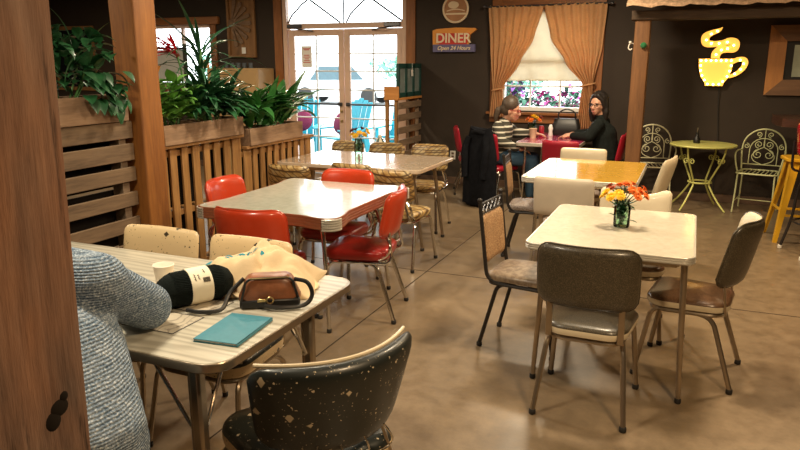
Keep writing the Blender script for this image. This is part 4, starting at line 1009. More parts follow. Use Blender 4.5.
def head_shape(mb, c, yaw, pitch=0, s=1.0):
    """head facing yaw (0 = +Y): skull, jaw, nose, ears"""
    T = Matrix.Translation(c) @ Euler((pitch, 0, yaw)).to_matrix().to_4x4() @ Matrix.Scale(s, 4); mb.T = T
    mb.ball((0, -.01, .03), (.074, .092, .088), 20, 14); mb.ball((0, .022, -.035), (.060, .068, .075), 18, 12); mb.ball((0, .060, -.085), (.030, .026, .024), 12, 8)
    mb.tube([(0, .082, .018), (0, .094, -.005), (0, .106, -.028)], [.009, .011, .015], 10); mb.ball((0, .100, -.031), (.018, .014, .011), 10, 8)
    for sx in (-1, 1):
        mb.ball((sx*.074, -.008, -.012), (.010, .020, .032), 10, 8); mb.ball((sx*.038, .055, -.022), (.024, .024, .022), 10, 8); mb.ball((sx*.032, .072, .030), (.022, .014, .010), 10, 6)
    mb.ball((0, .080, -.060), (.024, .013, .009), 10, 6); mb.ball((0, .078, -.072), (.020, .013, .008), 10, 6)
    mb.T = Matrix(); return T
def hand_chain(wrist, direction, up, s=1.0, curl=.5):
    """palm, four fingers and a thumb; direction = where fingers point"""
    d = Vector(direction).normalized(); u = Vector(up); u = (u-d*u.dot(d)).normalized(); sd = d.cross(u); w_ = Vector(wrist); ch = []
    ch.append([(w_, .022*s), (w_+d*.035*s, .026*s)])
    for i, L in enumerate((.070, .080, .074, .056)):
        o_ = (i-1.5)*.019*s; a = w_+d*.03*s+sd*o_*.8; k = w_+d*.085*s+sd*o_; ch.append([(a, .013*s), (k, .0105*s)]); p = k; e = 0; seq = [(k, .0098*s)]
        for j in range(3):
            e += curl*(.5 if j == 0 else .7); p = p+(d*cos(e)-u*sin(e))*L*s*(.42, .32, .26)[j]; seq.append((p, (.009, .0082, .007)[j]*s))
        ch.append(seq)
    t0 = w_+d*.025*s-sd*.022*s; t1 = t0+(d*.7-sd*.7-u*.2)*.035*s; t2 = t1+(d*.95-sd*.1-u*.25)*.032*s; ch.append([(t0, .014*s), (t1, .011*s), (t2, .0085*s)])
    return ch
def face_bits(t, T, glasses=None):
    for sx in (-1, 1): e = MB(); e.T = T; e.ball((sx*.032, .076, .012), (.013, .010, .008), 10, 8); e.build('eye', M['eye'], t)
    l = MB(); l.T = T; l.ball((0, .090, -.066), (.023, .008, .006), 12, 6); l.build('lips', M['lip'], t)
    if glasses:
        g = MB(); g.T = T
        for sx in (-1, 1):
            g.tube([(sx*.034+.026*cos(q), .098-.010*abs(sx*.034+.026*cos(q))/.06, .010+.018*sin(q)) for q in [2*pi*i/16 for i in range(16)]], .0028, 6, closed=True)
            g.tube([(sx*.060, .088, .014), (sx*.077, .05, .014), (sx*.080, -.01, .008)], .0028, 6)
        g.tube([(-.009, .099, .014), (0, .102, .016), (.009, .099, .014)], .0026, 6); g.build('glasses', glasses, t)
def seated(root, rz, label, pants, top, hairmat, W, hairs, glasses=None, tw=1.0, vox=.009, hem=.56):
    """W: world points; everything is built in the person's own frame (local +Y is ahead)"""
    t = empty('person', (root[0], root[1], 0), rz, label, 'person'); Mi = (Matrix.Translation((root[0], root[1], 0)) @ Euler((0, 0, rz)).to_matrix().to_4x4()).inverted()
    P = {k: Mi @ Vector(v) for k, v in W.items() if k[0] != 'd' and k not in ('yaw', 'pitch')}; D = {k: Mi.to_3x3() @ Vector(v) for k, v in W.items() if k[0] == 'd'}
    hip = Vector((0, 0, .555)); hl, hr = Vector((-.09, 0, .555)), Vector((.09, 0, .555)); nk = P['neck']; hd = P['head']
    base = nk-Vector((0, 0, .075)); ch_ = hip.lerp(base, .62)+Vector((0, -.02, 0))
    ch = [[(hip, (.14, .10, .08)), (ch_, (.125, .085, .11))], [(ch_, (.125, .085, .11)), (base-Vector((0, 0, .03)), (.10, .055, .045))], [(base, .045), (nk, .047), (hd-Vector((0, 0, .05)), .047)]]
    for s_ in 'LR':
        h_ = hl if s_ == 'L' else hr; kn_, an_ = P['kn'+s_], P['an'+s_]
        ch.append([(h_, .078), (kn_, .052), (an_, .036), (an_-Vector((0, 0, .03)), .034)]); ch.append([(P['sh'+s_], .040), (P['el'+s_], .034), (P['wr'+s_], .024)])
        ch += hand_chain(P['wr'+s_], D['d'+s_], (0, 0, 1), 1, .45)
    bx = []; blob('body', ch, M['skin'], t, vox, lambda mb: bx.append(head_shape(mb, hd, W['yaw']-rz, W['pitch'])), 3); T = bx[0]
    face_bits(t, T, glasses)
    k = tw; sl = [[(hip-Vector((0, .01, 0)), (.185*k, .15*k, .10)), (ch_, (.175*k, .135*k, .15))], [(ch_, (.175*k, .14*k, .15)), (base-Vector((0, 0, .025)), (.155*k, .10*k, .065))], [(base-Vector((0, 0, .01)), .088*k), (base+Vector((0, .0, .045)), .070)]]
    if hem < .5: sl.append([(hip+Vector((.015, .01, .06)), (.195*k, .165*k, .13)), (Vector((.01, .01, hem+.08)), (.19*k, .165*k, .10))]); sl.append([(P['shR']-Vector((0, 0, .01)), .080*k), (base+Vector((0, 0, .02)), .085*k)]); sl.append([(P['shL']-Vector((0, 0, .01)), .080*k), (base+Vector((0, 0, .02)), .085*k)]); sl.append([(hip+Vector((.02, 0, .10)), (.19*k, .15*k, .12)), (ch_, (.185*k, .145*k, .15))])
    for s_ in 'LR':
        e_ = P['wr'+s_].lerp(P['el'+s_], .12); sl.append([(P['sh'+s_]-Vector((0, 0, .01)), .070*k), (P['el'+s_], .062*k), (e_, .045)])
    blob(top[0], sl, top[1], t, .010, smooth=4)
    blob(pants[0], [[(Vector((0, .0, .545)), (.165, .14, .085))], [(hl, .095), (P['knL'], .072), (P['anL']+Vector((0, 0, .03)), .055)], [(hr, .095), (P['knR'], .072), (P['anR']+Vector((0, 0, .03)), .055)]], pants[1], t, .012)
    hb_ = [[(T @ Vector(p), r) for p, r in c_] for c_ in hairs]; blob('hair', hb_, hairmat, t, .008, smooth=3)
    for s_ in 'LR':
        a_ = P['an'+s_]; s = MB(); s.T = Matrix.Translation((a_.x, a_.y+.04, 0)); s.loft([[(x_, y_, z) for x_, y_ in rrect(w_, w_*.9, d_, .035, 5)] for w_, d_, z in ((.085, .25, 0), (.09, .255, .02), (.085, .23, .055), (.07, .14, .085))]); s.build('shoe', M['shoe'], t)
    return t, T
short = [[((0, -.035, .060), .098), ((0, -.06, .01), .085)], [((0, -.07, .02), .075), ((0, -.07, -.05), .06)]]
seated((-1.50, 1.15), R(38), 'person in blue grey knitted sweater leaning on the wood grain table', ('jeans', M['denim']), ('sweater', M['knit']), M['hairgrey'],
    dict(neck=(-1.76, 1.39, 1.05), head=(-1.86, 1.46, 1.17), yaw=R(45), pitch=R(-22), shR=(-1.585, 1.44, .985), elR=(-1.60, 1.655, .835), wrR=(-1.88, 1.76, .80), dR=(-.9, .3, -.05), shL=(-1.86, 1.235, .975), elL=(-2.04, 1.48, .845), wrL=(-1.98, 1.70, .80), dL=(.3, .8, -.05),
         knR=(-1.72, 1.52, .52), knL=(-1.88, 1.42, .52), anR=(-1.72, 1.52, .11), anL=(-1.88, 1.42, .11)), short, None, 1.25, .009, .40)
pony = [[((0, -.030, .066), .100), ((0, -.055, .01), .082)], [((0, -.10, .0), .036), ((0, -.145, -.03), .042), ((0, -.155, -.10), .032), ((0, -.15, -.17), .014)]]
seated((-2.07, 7.79), R(-82), 'woman in striped top with tied-back grey brown hair and glasses', ('jeans', M['denim']), ('striped_top', M['stripes']), M['hairgrey'],
    dict(neck=(-1.985, 7.78, .97), head=(-1.91, 7.77, 1.075), yaw=R(-86), pitch=R(-12), shL=(-2.02, 7.93, .905), elL=(-1.92, 8.02, .80), wrL=(-1.72, 8.10, .79), dL=(.9, .1, -.05), shR=(-2.02, 7.63, .905), elR=(-1.97, 7.57, .74), wrR=(-1.80, 7.70, .655), dR=(.9, .3, -.2),
         knL=(-1.67, 7.94, .52), knR=(-1.65, 7.76, .52), anL=(-1.68, 7.94, .11), anR=(-1.66, 7.76, .11)), pony, M['vinylcrimson'])
longh = [[((0, -.034, .060), .100), ((0, -.065, -.02), .090), ((0, -.075, -.12), .085), ((0, -.07, -.19), .066)], [((-.074, -.025, .03), .034), ((-.090, -.025, -.08), .038), ((-.08, -.015, -.18), .022)], [((.074, -.025, .03), .034), ((.090, -.025, -.08), .038), ((.08, -.015, -.18), .022)], [((-.03, .045, .108), .026), ((-.068, .02, .055), .024), ((-.085, .0, -.02), .02)], [((.01, .045, .108), .026), ((.062, .02, .06), .024), ((.085, .0, -.02), .02)]]
w2, T2 = seated((-.89, 8.14), R(84), 'dark haired woman in black cardigan and glasses looking at us', ('trousers', M['blackcloth']), ('cardigan', M['cardigan']), M['hairblack'],
    dict(neck=(-.97, 8.13, 1.015), head=(-1.01, 8.11, 1.14), yaw=R(156), pitch=R(-4), shL=(-.97, 7.97, .94), elL=(-1.06, 7.91, .80), wrL=(-1.27, 8.02, .79), dL=(-.95, .15, -.05), shR=(-.95, 8.30, .94), elR=(-1.07, 8.38, .80), wrR=(-1.27, 8.28, .79), dR=(-.95, -.1, -.05),
         knL=(-1.29, 8.05, .52), knR=(-1.29, 8.24, .52), anL=(-1.27, 8.05, .11), anR=(-1.27, 8.24, .11)), longh, M['ink'])
# coat draped over the chair of the woman in stripes
ct = MB(); rings = []
for j in range(15):
    v = j/14; z = .885-.86*v; hw_ = .15+.07*min(1, v*3)+.02*v; dp = .055+.045*min(1, v*2.5); ring = []
    for k in range(40):
        q = 2*pi*k/40; f = 1+.16*v*sin(q*7+2*v)+.06*noise.noise((cos(q)*2, sin(q)*2, v*4)); ring.append((hw_*cos(q)*(.94+.06*f), dp*sin(q)*f, z+.02*cos(q*2)*(1-v)))
    rings.append(ring)
ct.loft(rings); cto = empty('coat', (-2.185, 7.505, 0), R(-25), 'long black coat draped over the crimson chair back down to floor', 'coat')
ct.build('coat_body', M['blackcloth'], cto, sharp=70)
for sx in (-1, 1):
    s = MB(); s.tube(bez([(sx*.12, -.06, .79), (sx*.155, -.085, .66), (sx*.145, -.10, .50), (sx*.13, -.105, .34)], 5), [.038]*5+[.042]*6+[.040]*5, 10); s.build('sleeve', M['blackcloth'], cto)
s = MB(); s.tube(bez([(-.09, -.03, .835), (0, -.055, .85), (.09, -.03, .835)], 6), .030, 10); s.build('collar', M['blackcloth'], cto)

# ------------------------------------------------------------------ curtains
def curtain(label, outer, inner, lean):
    """outer/inner: lists of (z, x) top to bottom"""
    def at(tab, z):
        for (z0, x0), (z1, x1) in zip(tab, tab[1:]):
            if z0 >= z >= z1:
                t = (z0-z)/(z0-z1); t = t*t*(3-2*t)*.5+t*.5; return x0+(x1-x0)*t
        return tab[-1][1]
    z0, z1 = outer[0][0], outer[-1][0]; nv, nu = 46, 72; rows = []
    for j in range(nv+1):
        z = z0+(z1-z0)*j/nv; a, b = at(outer, z), at(inner, z); row = []; wd = abs(b-a); amp = .018+.02*(1-min(1, wd/.6))
        for i in range(nu+1):
            u = i/nu; row.append((a+(b-a)*u, 8.735+amp*sin(u*2*pi*7+.6*sin(z*3+lean))+.012*sin(u*5+z*4), z+(.012*sin(u*44) if j == 0 else 0)))
        rows.append(row)
    mb = MB(); vs = [p for r_ in rows for p in r_]; W1 = nu+1; n = len(vs)
    vs2 = [(x, y+.004, z) for x, y, z in vs]
    f = [(j*W1+i, j*W1+i+1, (j+1)*W1+i+1, (j+1)*W1+i) for j in range(nv) for i in range(nu)]
    mb.add(vs, f)
    o = mb.build('curtain', M['burlap'], weld=False, sharp=80); tag(o, label, 'curtain', None)
    md = o.modifiers.new('thick', 'SOLIDIFY'); md.thickness = .003
    return o
cl_ = curtain('left orange burlap curtain tied back beside the window', [(2.28, -2.49), (1.8, -2.45), (1.28, -2.40), (1.1, -2.42), (.92, -2.44)], [(2.28, -1.80), (1.9, -1.90), (1.6, -2.06), (1.28, -2.27), (1.1, -2.26), (.92, -2.22)], 0)
cr_ = curtain('right orange burlap curtain tied back near the dark haired woman', [(2.29, -1.05), (1.8, -1.08), (1.34, -1.16), (1.1, -1.16), (.80, -1.13)], [(2.30, -1.80), (1.9, -1.70), (1.6, -1.50), (1.34, -1.28), (1.1, -1.30), (.80, -1.33)], 2)
for co_, x0_, x1_, z in ((cl_, -2.40, -2.26, 1.27), (cr_, -1.29, -1.15, 1.34)):
    s = MB(); cx = (x0_+x1_)/2; s.tube([(cx+(abs(x1_-x0_)/2+.015)*cos(q), 8.737+.05*sin(q), z+.02*cos(q)) for q in [2*pi*i/18 for i in range(18)]], .010, 6, closed=True); s.build('tie_back', M['burlap'], co_)
rd_ = MB(); rd_.tube([(-2.54, 8.74, 2.275), (-1.0, 8.74, 2.285)], .011, 8)
for x in (-2.54, -1.0): rd_.ball((x, 8.74, 2.28), .022); rd_.tube([(x+.03*(1 if x < -2 else -1), 8.74, 2.28), (x+.03*(1 if x < -2 else -1), 8.805, 2.28)], .008)
tag(rd_.build('curtain_rod', M['steel']), 'thin dark curtain rod above the burlap curtains', 'curtain rod')

# ------------------------------------------------------------------ wall decor
def text_mesh(s, size, mat, parent, loc, depth=.006, name='lettering', shear=0, weight=0):
    c = bpy.data.curves.new(name, 'FONT'); c.body = s; c.size = size; c.extrude = depth; c.align_x = 'CENTER'; c.align_y = 'CENTER'; c.shear = shear; c.offset = weight
    tmp = bpy.data.objects.new('tmp', c); COL.objects.link(tmp); dg = bpy.context.evaluated_depsgraph_get(); dg.update()
    me = bpy.data.meshes.new_from_object(tmp.evaluated_get(dg)); bpy.data.objects.remove(tmp); me.transform(Matrix.Translation(loc) @ Euler((R(90), 0, 0)).to_matrix().to_4x4())
    me.materials.clear(); me.materials.append(mat); o = bpy.data.objects.new(name, me); COL.objects.link(o); o.parent = parent; return o
sg = empty('diner_sign', (-2.955, YW-.03, 1.885), 0, 'orange and red DINER sign on the dark wall', 'sign')
a = MB(); a.prism([(-.29, -.06), (.20, -.06), (.21, .06), (.30, .125), (.28, .145), (.02, .155), (-.24, .14), (-.295, .12)], -.012, .028, 1); a.build('orange_panel', M['signorange'], sg)
a = MB(); a.prism([(-.20, -.055), (.175, -.055), (.21, .085), (-.22, .085)], -.020, -.010, 1); a.build('red_panel', M['signred'], sg)
a = MB(); a.prism([(-.285, -.15), (.285, -.15), (.285, -.055), (-.285, -.055)], -.022, .028, 1); a.build('blue_panel', M['signblue'], sg)
text_mesh('DINER', .165, M['signletter'], sg, (-.008, -.024, .018), .004, 'lettering', 0, .004)
text_mesh('Open 24 Hours', .070, M['signletter'], sg, (0, -.025, -.103), .003, 'small_lettering', .3, .001)
cs = empty('round_sign', (-2.945, YW-.02, 2.27), 0, 'round copper coffee sign with cream rim above the DINER sign', 'sign')
a = MB(); a.T = Euler((R(90), 0, 0)).to_matrix().to_4x4(); a.lathe([(0, -.02), (.165, -.02), (.165, .0), (0, .0)], n=40); a.build('disc', M['signcopper'], cs)
a = MB(); a.tube([(.165*cos(q), -.006, .165*sin(q)) for q in [2*pi*i/40 for i in range(40)]], .014, 8, closed=True); a.build('rim', M['signletter'], cs)
a = MB(); a.box((0, -.004, -.06), (.27, .008, .022), .003); a.prism([(-.09+.055*cos(q)*1.3+.06, .05+.045*sin(q)+.0) for q in [2*pi*i/20 for i in range(20)]], -.008, 0, 1); a.prism([(-.12+.24*i/12, -.018+.022*sin(pi*i/12)) for i in range(13)]+[(.12-.24*i/12, -.030+.020*sin(pi*(1-i/12))) for i in range(13)], -.006, 0, 1); a.build('cup_emblem', M['signletter'], cs)
ar = empty('windmill_art', (-6.25, YW-.03, 2.13), 0, 'framed half windmill of wooden blades on the dark wall', 'wall art')
a = MB(); a.box((0, .018, 0), (.46, .016, .88), .003); a.build('board', M['artwood'], ar)
a = MB()
for c_, s_ in (((-.225, 0, 0), (.04, .04, .92)), ((.225, 0, 0), (.04, .04, .92)), ((0, 0, .44), (.41, .04, .04)), ((0, 0, -.44), (.41, .04, .04))): a.box(c_, s_, .004)
a.build('frame', M['artwood'], ar)
for k in range(9):
    q = R(-78+19.5*k); L0, L1 = .06, .34; a = MB(); pts = [(L0, -.010), (L1*.9, -.030), (L1, -.022), (L1, .022), (L1*.9, .030), (L0, .010)]
    cs_, sn_ = cos(q), sin(q); a.prism([(-.165+(x*cs_-y*sn_)*(1 if True else 1), .03+x*sn_+y*cs_) for x, y in pts], -.014, .006, 1); a.build('blade', M['bladewood'], ar)
a = MB(); a.T = Matrix.Translation((-.165, -.012, .03)) @ Euler((R(90), 0, 0)).to_matrix().to_4x4(); a.lathe([(0, .012), (.05, .010), (.062, 0), (.062, -.02), (0, -.02)], n=20); a.build('hub', M['bladewood'], ar)
a = MB(); a.box((.03, -.008, -.36), (.07, .004, .09), .001); a.build('price_tag', M['paper'], ar)
# marquee coffee cup
mq = empty('coffee_cup_sign', (.215, YW-.05, 1.60), 0, 'glowing yellow coffee cup light with steam on the dark wall', 'light')
def shell(poly, nm, hole=None):
    a = MB(); a.prism(poly, -.02, .05, 1); a.build(nm+'_rim', M['marqueeside'], mq)
    cx = sum(p[0] for p in poly)/len(poly); cz = sum(p[1] for p in poly)/len(poly)
    a = MB(); a.prism(poly, -.026, -.0205, 1); a.build(nm+'_face', M['marquee'], mq)
cup = [(-.225, .045), (.135, .045), (.135, .02), (.125, -.08), (.10, -.16), (.055, -.225), (.05, -.255), (-.135, -.255), (-.14, -.225), (-.19, -.15), (-.215, -.06)]
shell(cup, 'cup')
def ribbon(pts, ws):
    P_ = bez([(x, 0, z) for x, z in pts], 8); n = len(P_); L_ = []; R_ = []
    for i, p in enumerate(P_):
        tg = (P_[min(i+1, n-1)]-P_[max(i-1, 0)]).normalized(); f = i/(n-1)*(len(ws)-1); k = min(int(f), len(ws)-2); w_ = ws[k]+(ws[k+1]-ws[k])*(f-k); nr = Vector((-tg.z, 0, tg.x)); L_.append(p+nr*w_/2); R_.append(p-nr*w_/2)
    return [(p.x, p.z) for p in L_]+[(p.x, p.z) for p in R_[::-1]]
def ribbon_shell(pts, ws, nm):
    o_ = ribbon(pts, ws); n = len(o_)//2
    for mat_, y0_, y1_, suffix in ((M['marqueeside'], -.02, .05, '_rim'), (M['marquee'], -.026, -.0205, '_face')):
        a = MB(); vs = []; fs = []
        for y in (y0_, y1_): vs += [(x, y, z) for x, z in o_]
        N2 = len(o_)
        for i in range(n-1):
            j = N2-1-i; fs += [(i, i+1, j-1, j), (N2+i, N2+i+1, N2+j-1, N2+j)]
        for i in range(N2): fs.append((i, (i+1) % N2, N2+(i+1) % N2, N2+i))
        a.add(vs, fs); a.build(nm+suffix, mat_, mq)
ribbon_shell([(.125, .01), (.175, .035), (.235, .035), (.255, .0), (.235, -.06), (.175, -.12), (.10, -.155)], [.05, .05, .055, .06, .055, .045, .03], 'handle')
ribbon_shell([(-.055, .05), (-.05, .10), (-.005, .145), (.06, .15), (.125, .16), (.13, .215), (.075, .235), (.0, .215), (-.09, .205), (-.165, .22), (-.175, .285), (-.12, .325), (-.045, .355), (-.01, .385)], [.09, .095, .09, .075, .09, .09, .075, .06, .065, .085, .085, .06, .04, .006], 'steam')
bl = [(-.20+.052*i, .025) for i in range(7)]+[(-.20, -.03), (-.195, -.085), (-.175, -.14), (-.145, -.19), (-.11, -.235), (-.05, -.238), (.01, -.235), (.045, -.205), (.085, -.15), (.105, -.09), (.115, -.03)]+[(.20, .03), (.24, -.01), (.215, -.07), (.16, -.12)]+[(-.05, .09), (-.0, .14), (.06, .155), (.12, .19), (.05, .225), (-.03, .212), (-.11, .212), (-.165, .25), (-.12, .315), (-.06, .345)]
for x, z in bl: a = MB(); a.ball((x, -.030, z), .011, 8, 6); a.build('bulb', M['bulb'], mq)
a = MB(); a.tube(bez([(.02, .02, -.25), (.03, .035, -.5), (.06, .035, -.85), (.07, .035, -1.2), (.07, .04, -1.56)], 6), .005, 6); a.build('power_cord', M['rubber'], mq)
# mitred board mirror at right
mr = empty('framed_mirror', (0, YW-.02, 0), 0, 'mirror in a wide mitred board frame above the bar, its pale reflection painted', 'framed panel')
X0, X1, Z0, Z1_, bw_ = .69, 1.52, 1.25, 2.0, .17
def board(poly, mat): a = MB(); a.prism(poly, -.03, .012, 1); a.build('frame_board', mat, mr)
board([(X0, Z0), (X0+bw_, Z0+bw_), (X0+bw_, Z1_-bw_), (X0, Z1_)], M['mirrorwoodv']); board([(X1, Z0), (X1-bw_, Z0+bw_), (X1-bw_, Z1_-bw_), (X1, Z1_)], M['mirrorwoodv'])
board([(X0, Z0), (X1, Z0), (X1-bw_, Z0+bw_), (X0+bw_, Z0+bw_)], M['mirrorwoodh']); board([(X0, Z1_), (X1, Z1_), (X1-bw_, Z1_-bw_), (X0+bw_, Z1_-bw_)], M['mirrorwoodh'])
a = MB(); a.box(((X0+X1)/2, 0, (Z0+Z1_)/2), (X1-X0-2*bw_+.01, .006, Z1_-Z0-2*bw_+.01), 0); a.build('painted_dark_strip', M['rubber'], mr); a = MB(); a.box((1.12, -.006, 1.62), (.36, .010, .34), .002); a.build('painted_reflection', pm('painted pale green reflection', (.40, .44, .33), .5), mr)  # dark and pale reflection of the mirror painted as flat panels
# outlet
a = MB(); a.box((-2.955, YW-.005, .385), (.075, .010, .118), .003); o = a.build('wall_outlet', M['plastic']); tag(o, 'ivory outlet plate low on the dark wall', 'outlet')
a = MB()
for z in (.365, .408): a.box((-2.955, YW-.0105, z), (.034, .002, .028), .001)
a.build('socket', M['base'], o)

# ------------------------------------------------------------------ left background
a = MB(); cb_ = empty('tan_cabinet', (-6.16, 8.60, 0), 0, 'tan cabinet below the windmill art holding small glasses', 'cabinet')
a.box((0, 0, .76), (.88, .42, 1.52), .01); a.build('cabinet_body', M['tanpanel'], cb_)
for sx in (-1, 1): a = MB(); a.box((sx*.215, -.218, .78), (.42, .018, 1.38), .004); dr = a.build('door', M['tanpanel'], cb_); a = MB(); a.ball((sx*.05, -.235, .8), .014); a.build('knob', M['brass'], dr)
M['darkglass'] = pm('smoked glass', (.10, .12, .14), .1, coat=.5)
gl = MB(); gl.lathe([(0, 0), (.026, 0), (.028, .004), (.034, .075), (.031, .075), (.026, .008), (0, .008)], n=16); g0 = None
for i, x in enumerate((-.18, -.08, .03, .13, .24)):
    if g0 is None: g0 = gl.build('drinking_glass', M['darkglass']); o = g0
    else: o = g0.copy(); COL.objects.link(o)
    o.location = (-6.16+x, 8.52, 1.52); tag(o, 'small dark drinking glass in the row on top of tan cabinet', 'glass', 'glasses on the tan cabinet')
ps = empty('picture_board', (-7.28, 8.35, 0), 0, 'grey picture board in black frame standing before the left window', 'picture')
a = MB(); a.box((0, 0, 1.55), (.66, .012, .46), .001); a.build('picture', M['greyboard'], ps)
a = MB()
for c_, s_ in (((-.34, 0, 1.55), (.03, .03, .52)), ((.34, 0, 1.55), (.06, .03, .62)), ((0, 0, 1.30), (.65, .03, .03)), ((0, 0, 1.80), (.65, .03, .03))): a.box(c_, s_, .003)
a.build('frame', M['rubber'], ps)
a = MB(); a.prism([(-.26, 1.55), (-.12, 1.55), (-.19, 1.42)], -.009, -.007, 1); a.build('yellow_patch', M['signorange'], ps)
a = MB(); a.prism([(-.06, 1.34), (.06, 1.34), (0, 1.48)], -.009, -.007, 1); a.prism([(.10, 1.34), (.24, 1.34), (.18, 1.44)], -.009, -.007, 1); a.build('pale_patch', M['paper'], ps)
for sx in (-1, 1): a = MB(); a.box((sx*.30, .02, .65), (.03, .03, 1.29), .003); a.box((sx*.30, .02, .012), (.05, .30, .024), .004); a.build('leg', M['rubber'], ps)
a = MB(); a.box((0, 0, .06), (.12, .012, .12), .002); o = a.build('small_picture', M['signorange']); o.location = (-6.66, 8.45, 1.52); tag(o, 'small orange framed picture beside the glasses on cabinet', 'picture')
a = MB(); a.box((0, -.0075, .06), (.085, .004, .085), .001); a.build('print', M['signletter'], o)
a = MB(); wfz = empty('framed_picture', (-9.6, YW-.02, 1.66), 0, 'dark picture in thin wooden frame on the far left wall', 'picture')
for c_, s_ in (((-.42, 0, 0), (.06, .03, 1.04)), ((.42, 0, 0), (.06, .03, 1.04)), ((0, 0, .49), (.78, .03, .06)), ((0, 0, -.49), (.78, .03, .06))): a.box(c_, s_, .004)
a.build('frame', M['artwood'], wfz); a = MB(); a.box((0, .008, 0), (.80, .008, .94), .001); a.build('picture', M['blackcloth'], wfz)

# ------------------------------------------------------------------ pallet stand beside the door
t = empty('pallet_stand', (-3.505, 8.42, 0), 0, 'upright pallet stand with dark slats right of the glass doors', 'stand')
a = MB()
for z in (.12, .28, .44, .60, .76, .92, 1.07): a.box((.087, 0, z), (.018, .78, .085), .004)
a.build('slat_panel', M['palletgrey'], t)
for x, mt in ((-.075, 'pallet'), (.05, 'pallet')): a = MB(); a.box((x, -.36, .57), (.04, .05, 1.14), .004); a.build('upright', M[mt], t)
for x in (-.075, .05): a = MB(); a.box((x, .35, .57), (.04, .05, 1.14), .004); a.build('upright', M['palletgrey'], t)
a = MB(); a.box((0, 0, 1.155), (.20, .80, .03), .004); a.box((0, -.395, 1.225), (.20, .022, .17), .004); a.build('shelf_top', wood('orange shelf board', (.45, .17, .04), (.70, .32, .09), 0, .5, knots=False), t)
gf = empty('old_window_sash', (-3.435, 8.44, 1.17), 0, 'dark green old window sash standing on the pallet stand', 'window sash')
a = MB()
for y in (-.37, -.125, .125, .36): a.box((0, y, .21), (.035, .05, .42), .004)
for z in (.03, .39): a.box((0, 0, z), (.035, .72, .06), .004)
a.build('sash_frame', M['greenframe'], gf); a = MB(); a.box((0, 0, .21), (.005, .72, .32), 0); a.build('pane', pm('painted grey reflection', (.22, .27, .26), .15, 0, coat=.6), gf)  # panes are opaque grey, the reflection in the glass put into the colour
a = MB(); a.box((.02, .05, .30), (.004, .06, .08), .001); a.tube([(.02, .05, .34), (.02, .05, .42)], .003); a.build('hanging_tag', M['paper'], gf)
a = MB(); a.loft([[(x, y, z) for x, y in rrect(w_, w_, d_, .02, 4)] for w_, d_, z in ((.08, .12, 0), (.085, .13, .02), (.085, .13, .06), (.06, .08, .075))]); o = a.build('green_tin', M['greenframe']); o.location = (-3.535, 8.30, 1.17); tag(o, 'small dark green tin on the orange shelf board', 'tin')
# striped pyramid
a = MB(); n = 8
for k in range(n):
    q0, q1 = 2*pi*k/n+.2, 2*pi*(k+1)/n+.2; r_ = .24; a.add([(r_*cos(q0), r_*sin(q0), 0), (r_*cos(q1), r_*sin(q1), 0), (.02*cos(q1), .02*sin(q1), .30), (.02*cos(q0), .02*sin(q0), .30)], [(0, 1, 2, 3)], k % 2)
a.add([(.24*cos(2*pi*k/n+.2), .24*sin(2*pi*k/n+.2), 0) for k in range(n)], [tuple(range(n))], 0); a.ball((0, 0, .31), .025)
ty = empty('side_table', (-3.50, 7.66, 0), 0, 'low wooden crate under the striped tent shape', 'crate')
b_ = MB()
for z in (.06, .20, .34): 
    for sx in (-1, 1): b_.box((sx*.2, 0, z), (.02, .42, .09), .003); b_.box((0, sx*.2, z), (.38, .02, .09), .003)
b_.build('crate_sides', M['palletgrey'], ty); b_ = MB(); b_.box((0, 0, .40), (.44, .44, .025), .003); b_.build('lid', M['palletgrey'], ty)
o = a.build('striped_tent', [M['creamlabel'], M['greenframe']], sharp=20); o.location = (-3.50, 7.66, .4135); tag(o, 'cream and green striped tent shape beside the pallet stand', 'ornament')

# ------------------------------------------------------------------ bistro set
bt = empty('bistro_table', (.12, 8.36, 0), R(12), 'round lime green iron bistro table under the lit cup', 'table')
a = MB(); a.lathe([(0, .705), (.33, .705), (.345, .708), (.35, .718), (.345, .726), (.33, .728), (0, .722)], n=44); a.build('tabletop', M['ironlime'], bt)
for k in range(4):
    q = R(45+90*k); c_, s_ = cos(q), sin(q); a = MB(); a.tube(bez([(.28*c_, .28*s_, .705), (.25*c_, .25*s_, .58), (.17*c_, .17*s_, .42), (.115*c_, .115*s_, .30), (.15*c_, .15*s_, .22), (.24*c_, .24*s_, .10), (.33*c_, .33*s_, .006)], 5), .010, 8); l = a.build('leg', M['ironlime'], bt)
    a = MB()
    for d_ in (-1, 1):
        pts = []
        for i in range(13):
            th = i/12*2.6*pi; rr = .035*(1-i/16); pts.append((.235*c_-s_*d_*(.035-rr*cos(th)), .235*s_+c_*d_*(.035-rr*cos(th)), .55+rr*sin(th)))
        a.tube(pts, .006, 6)
    a.build('scroll', M['ironlime'], l)
a = MB(); a.tube([(.12*cos(q), .12*sin(q), .30) for q in [2*pi*i/28 for i in range(28)]], .010, 8, closed=True); a.build('ring', M['ironlime'], bt)
a = MB(); a.lathe([(0, 0), (.035, 0), (.038, .01), (.036, .05), (.02, .07), (.014, .10), (.016, .12), (.0, .12)], n=18); o = a.build('dark_bottle', M['blackleather']); o.location = (.05, 8.42, .728); tag(o, 'small dark bottle on the lime bistro table', 'bottle')
a = MB(); a.tube([(0, 0, .12), (.004, 0, .17)], .006, 6); a.build('pourer', M['chrome'], o)
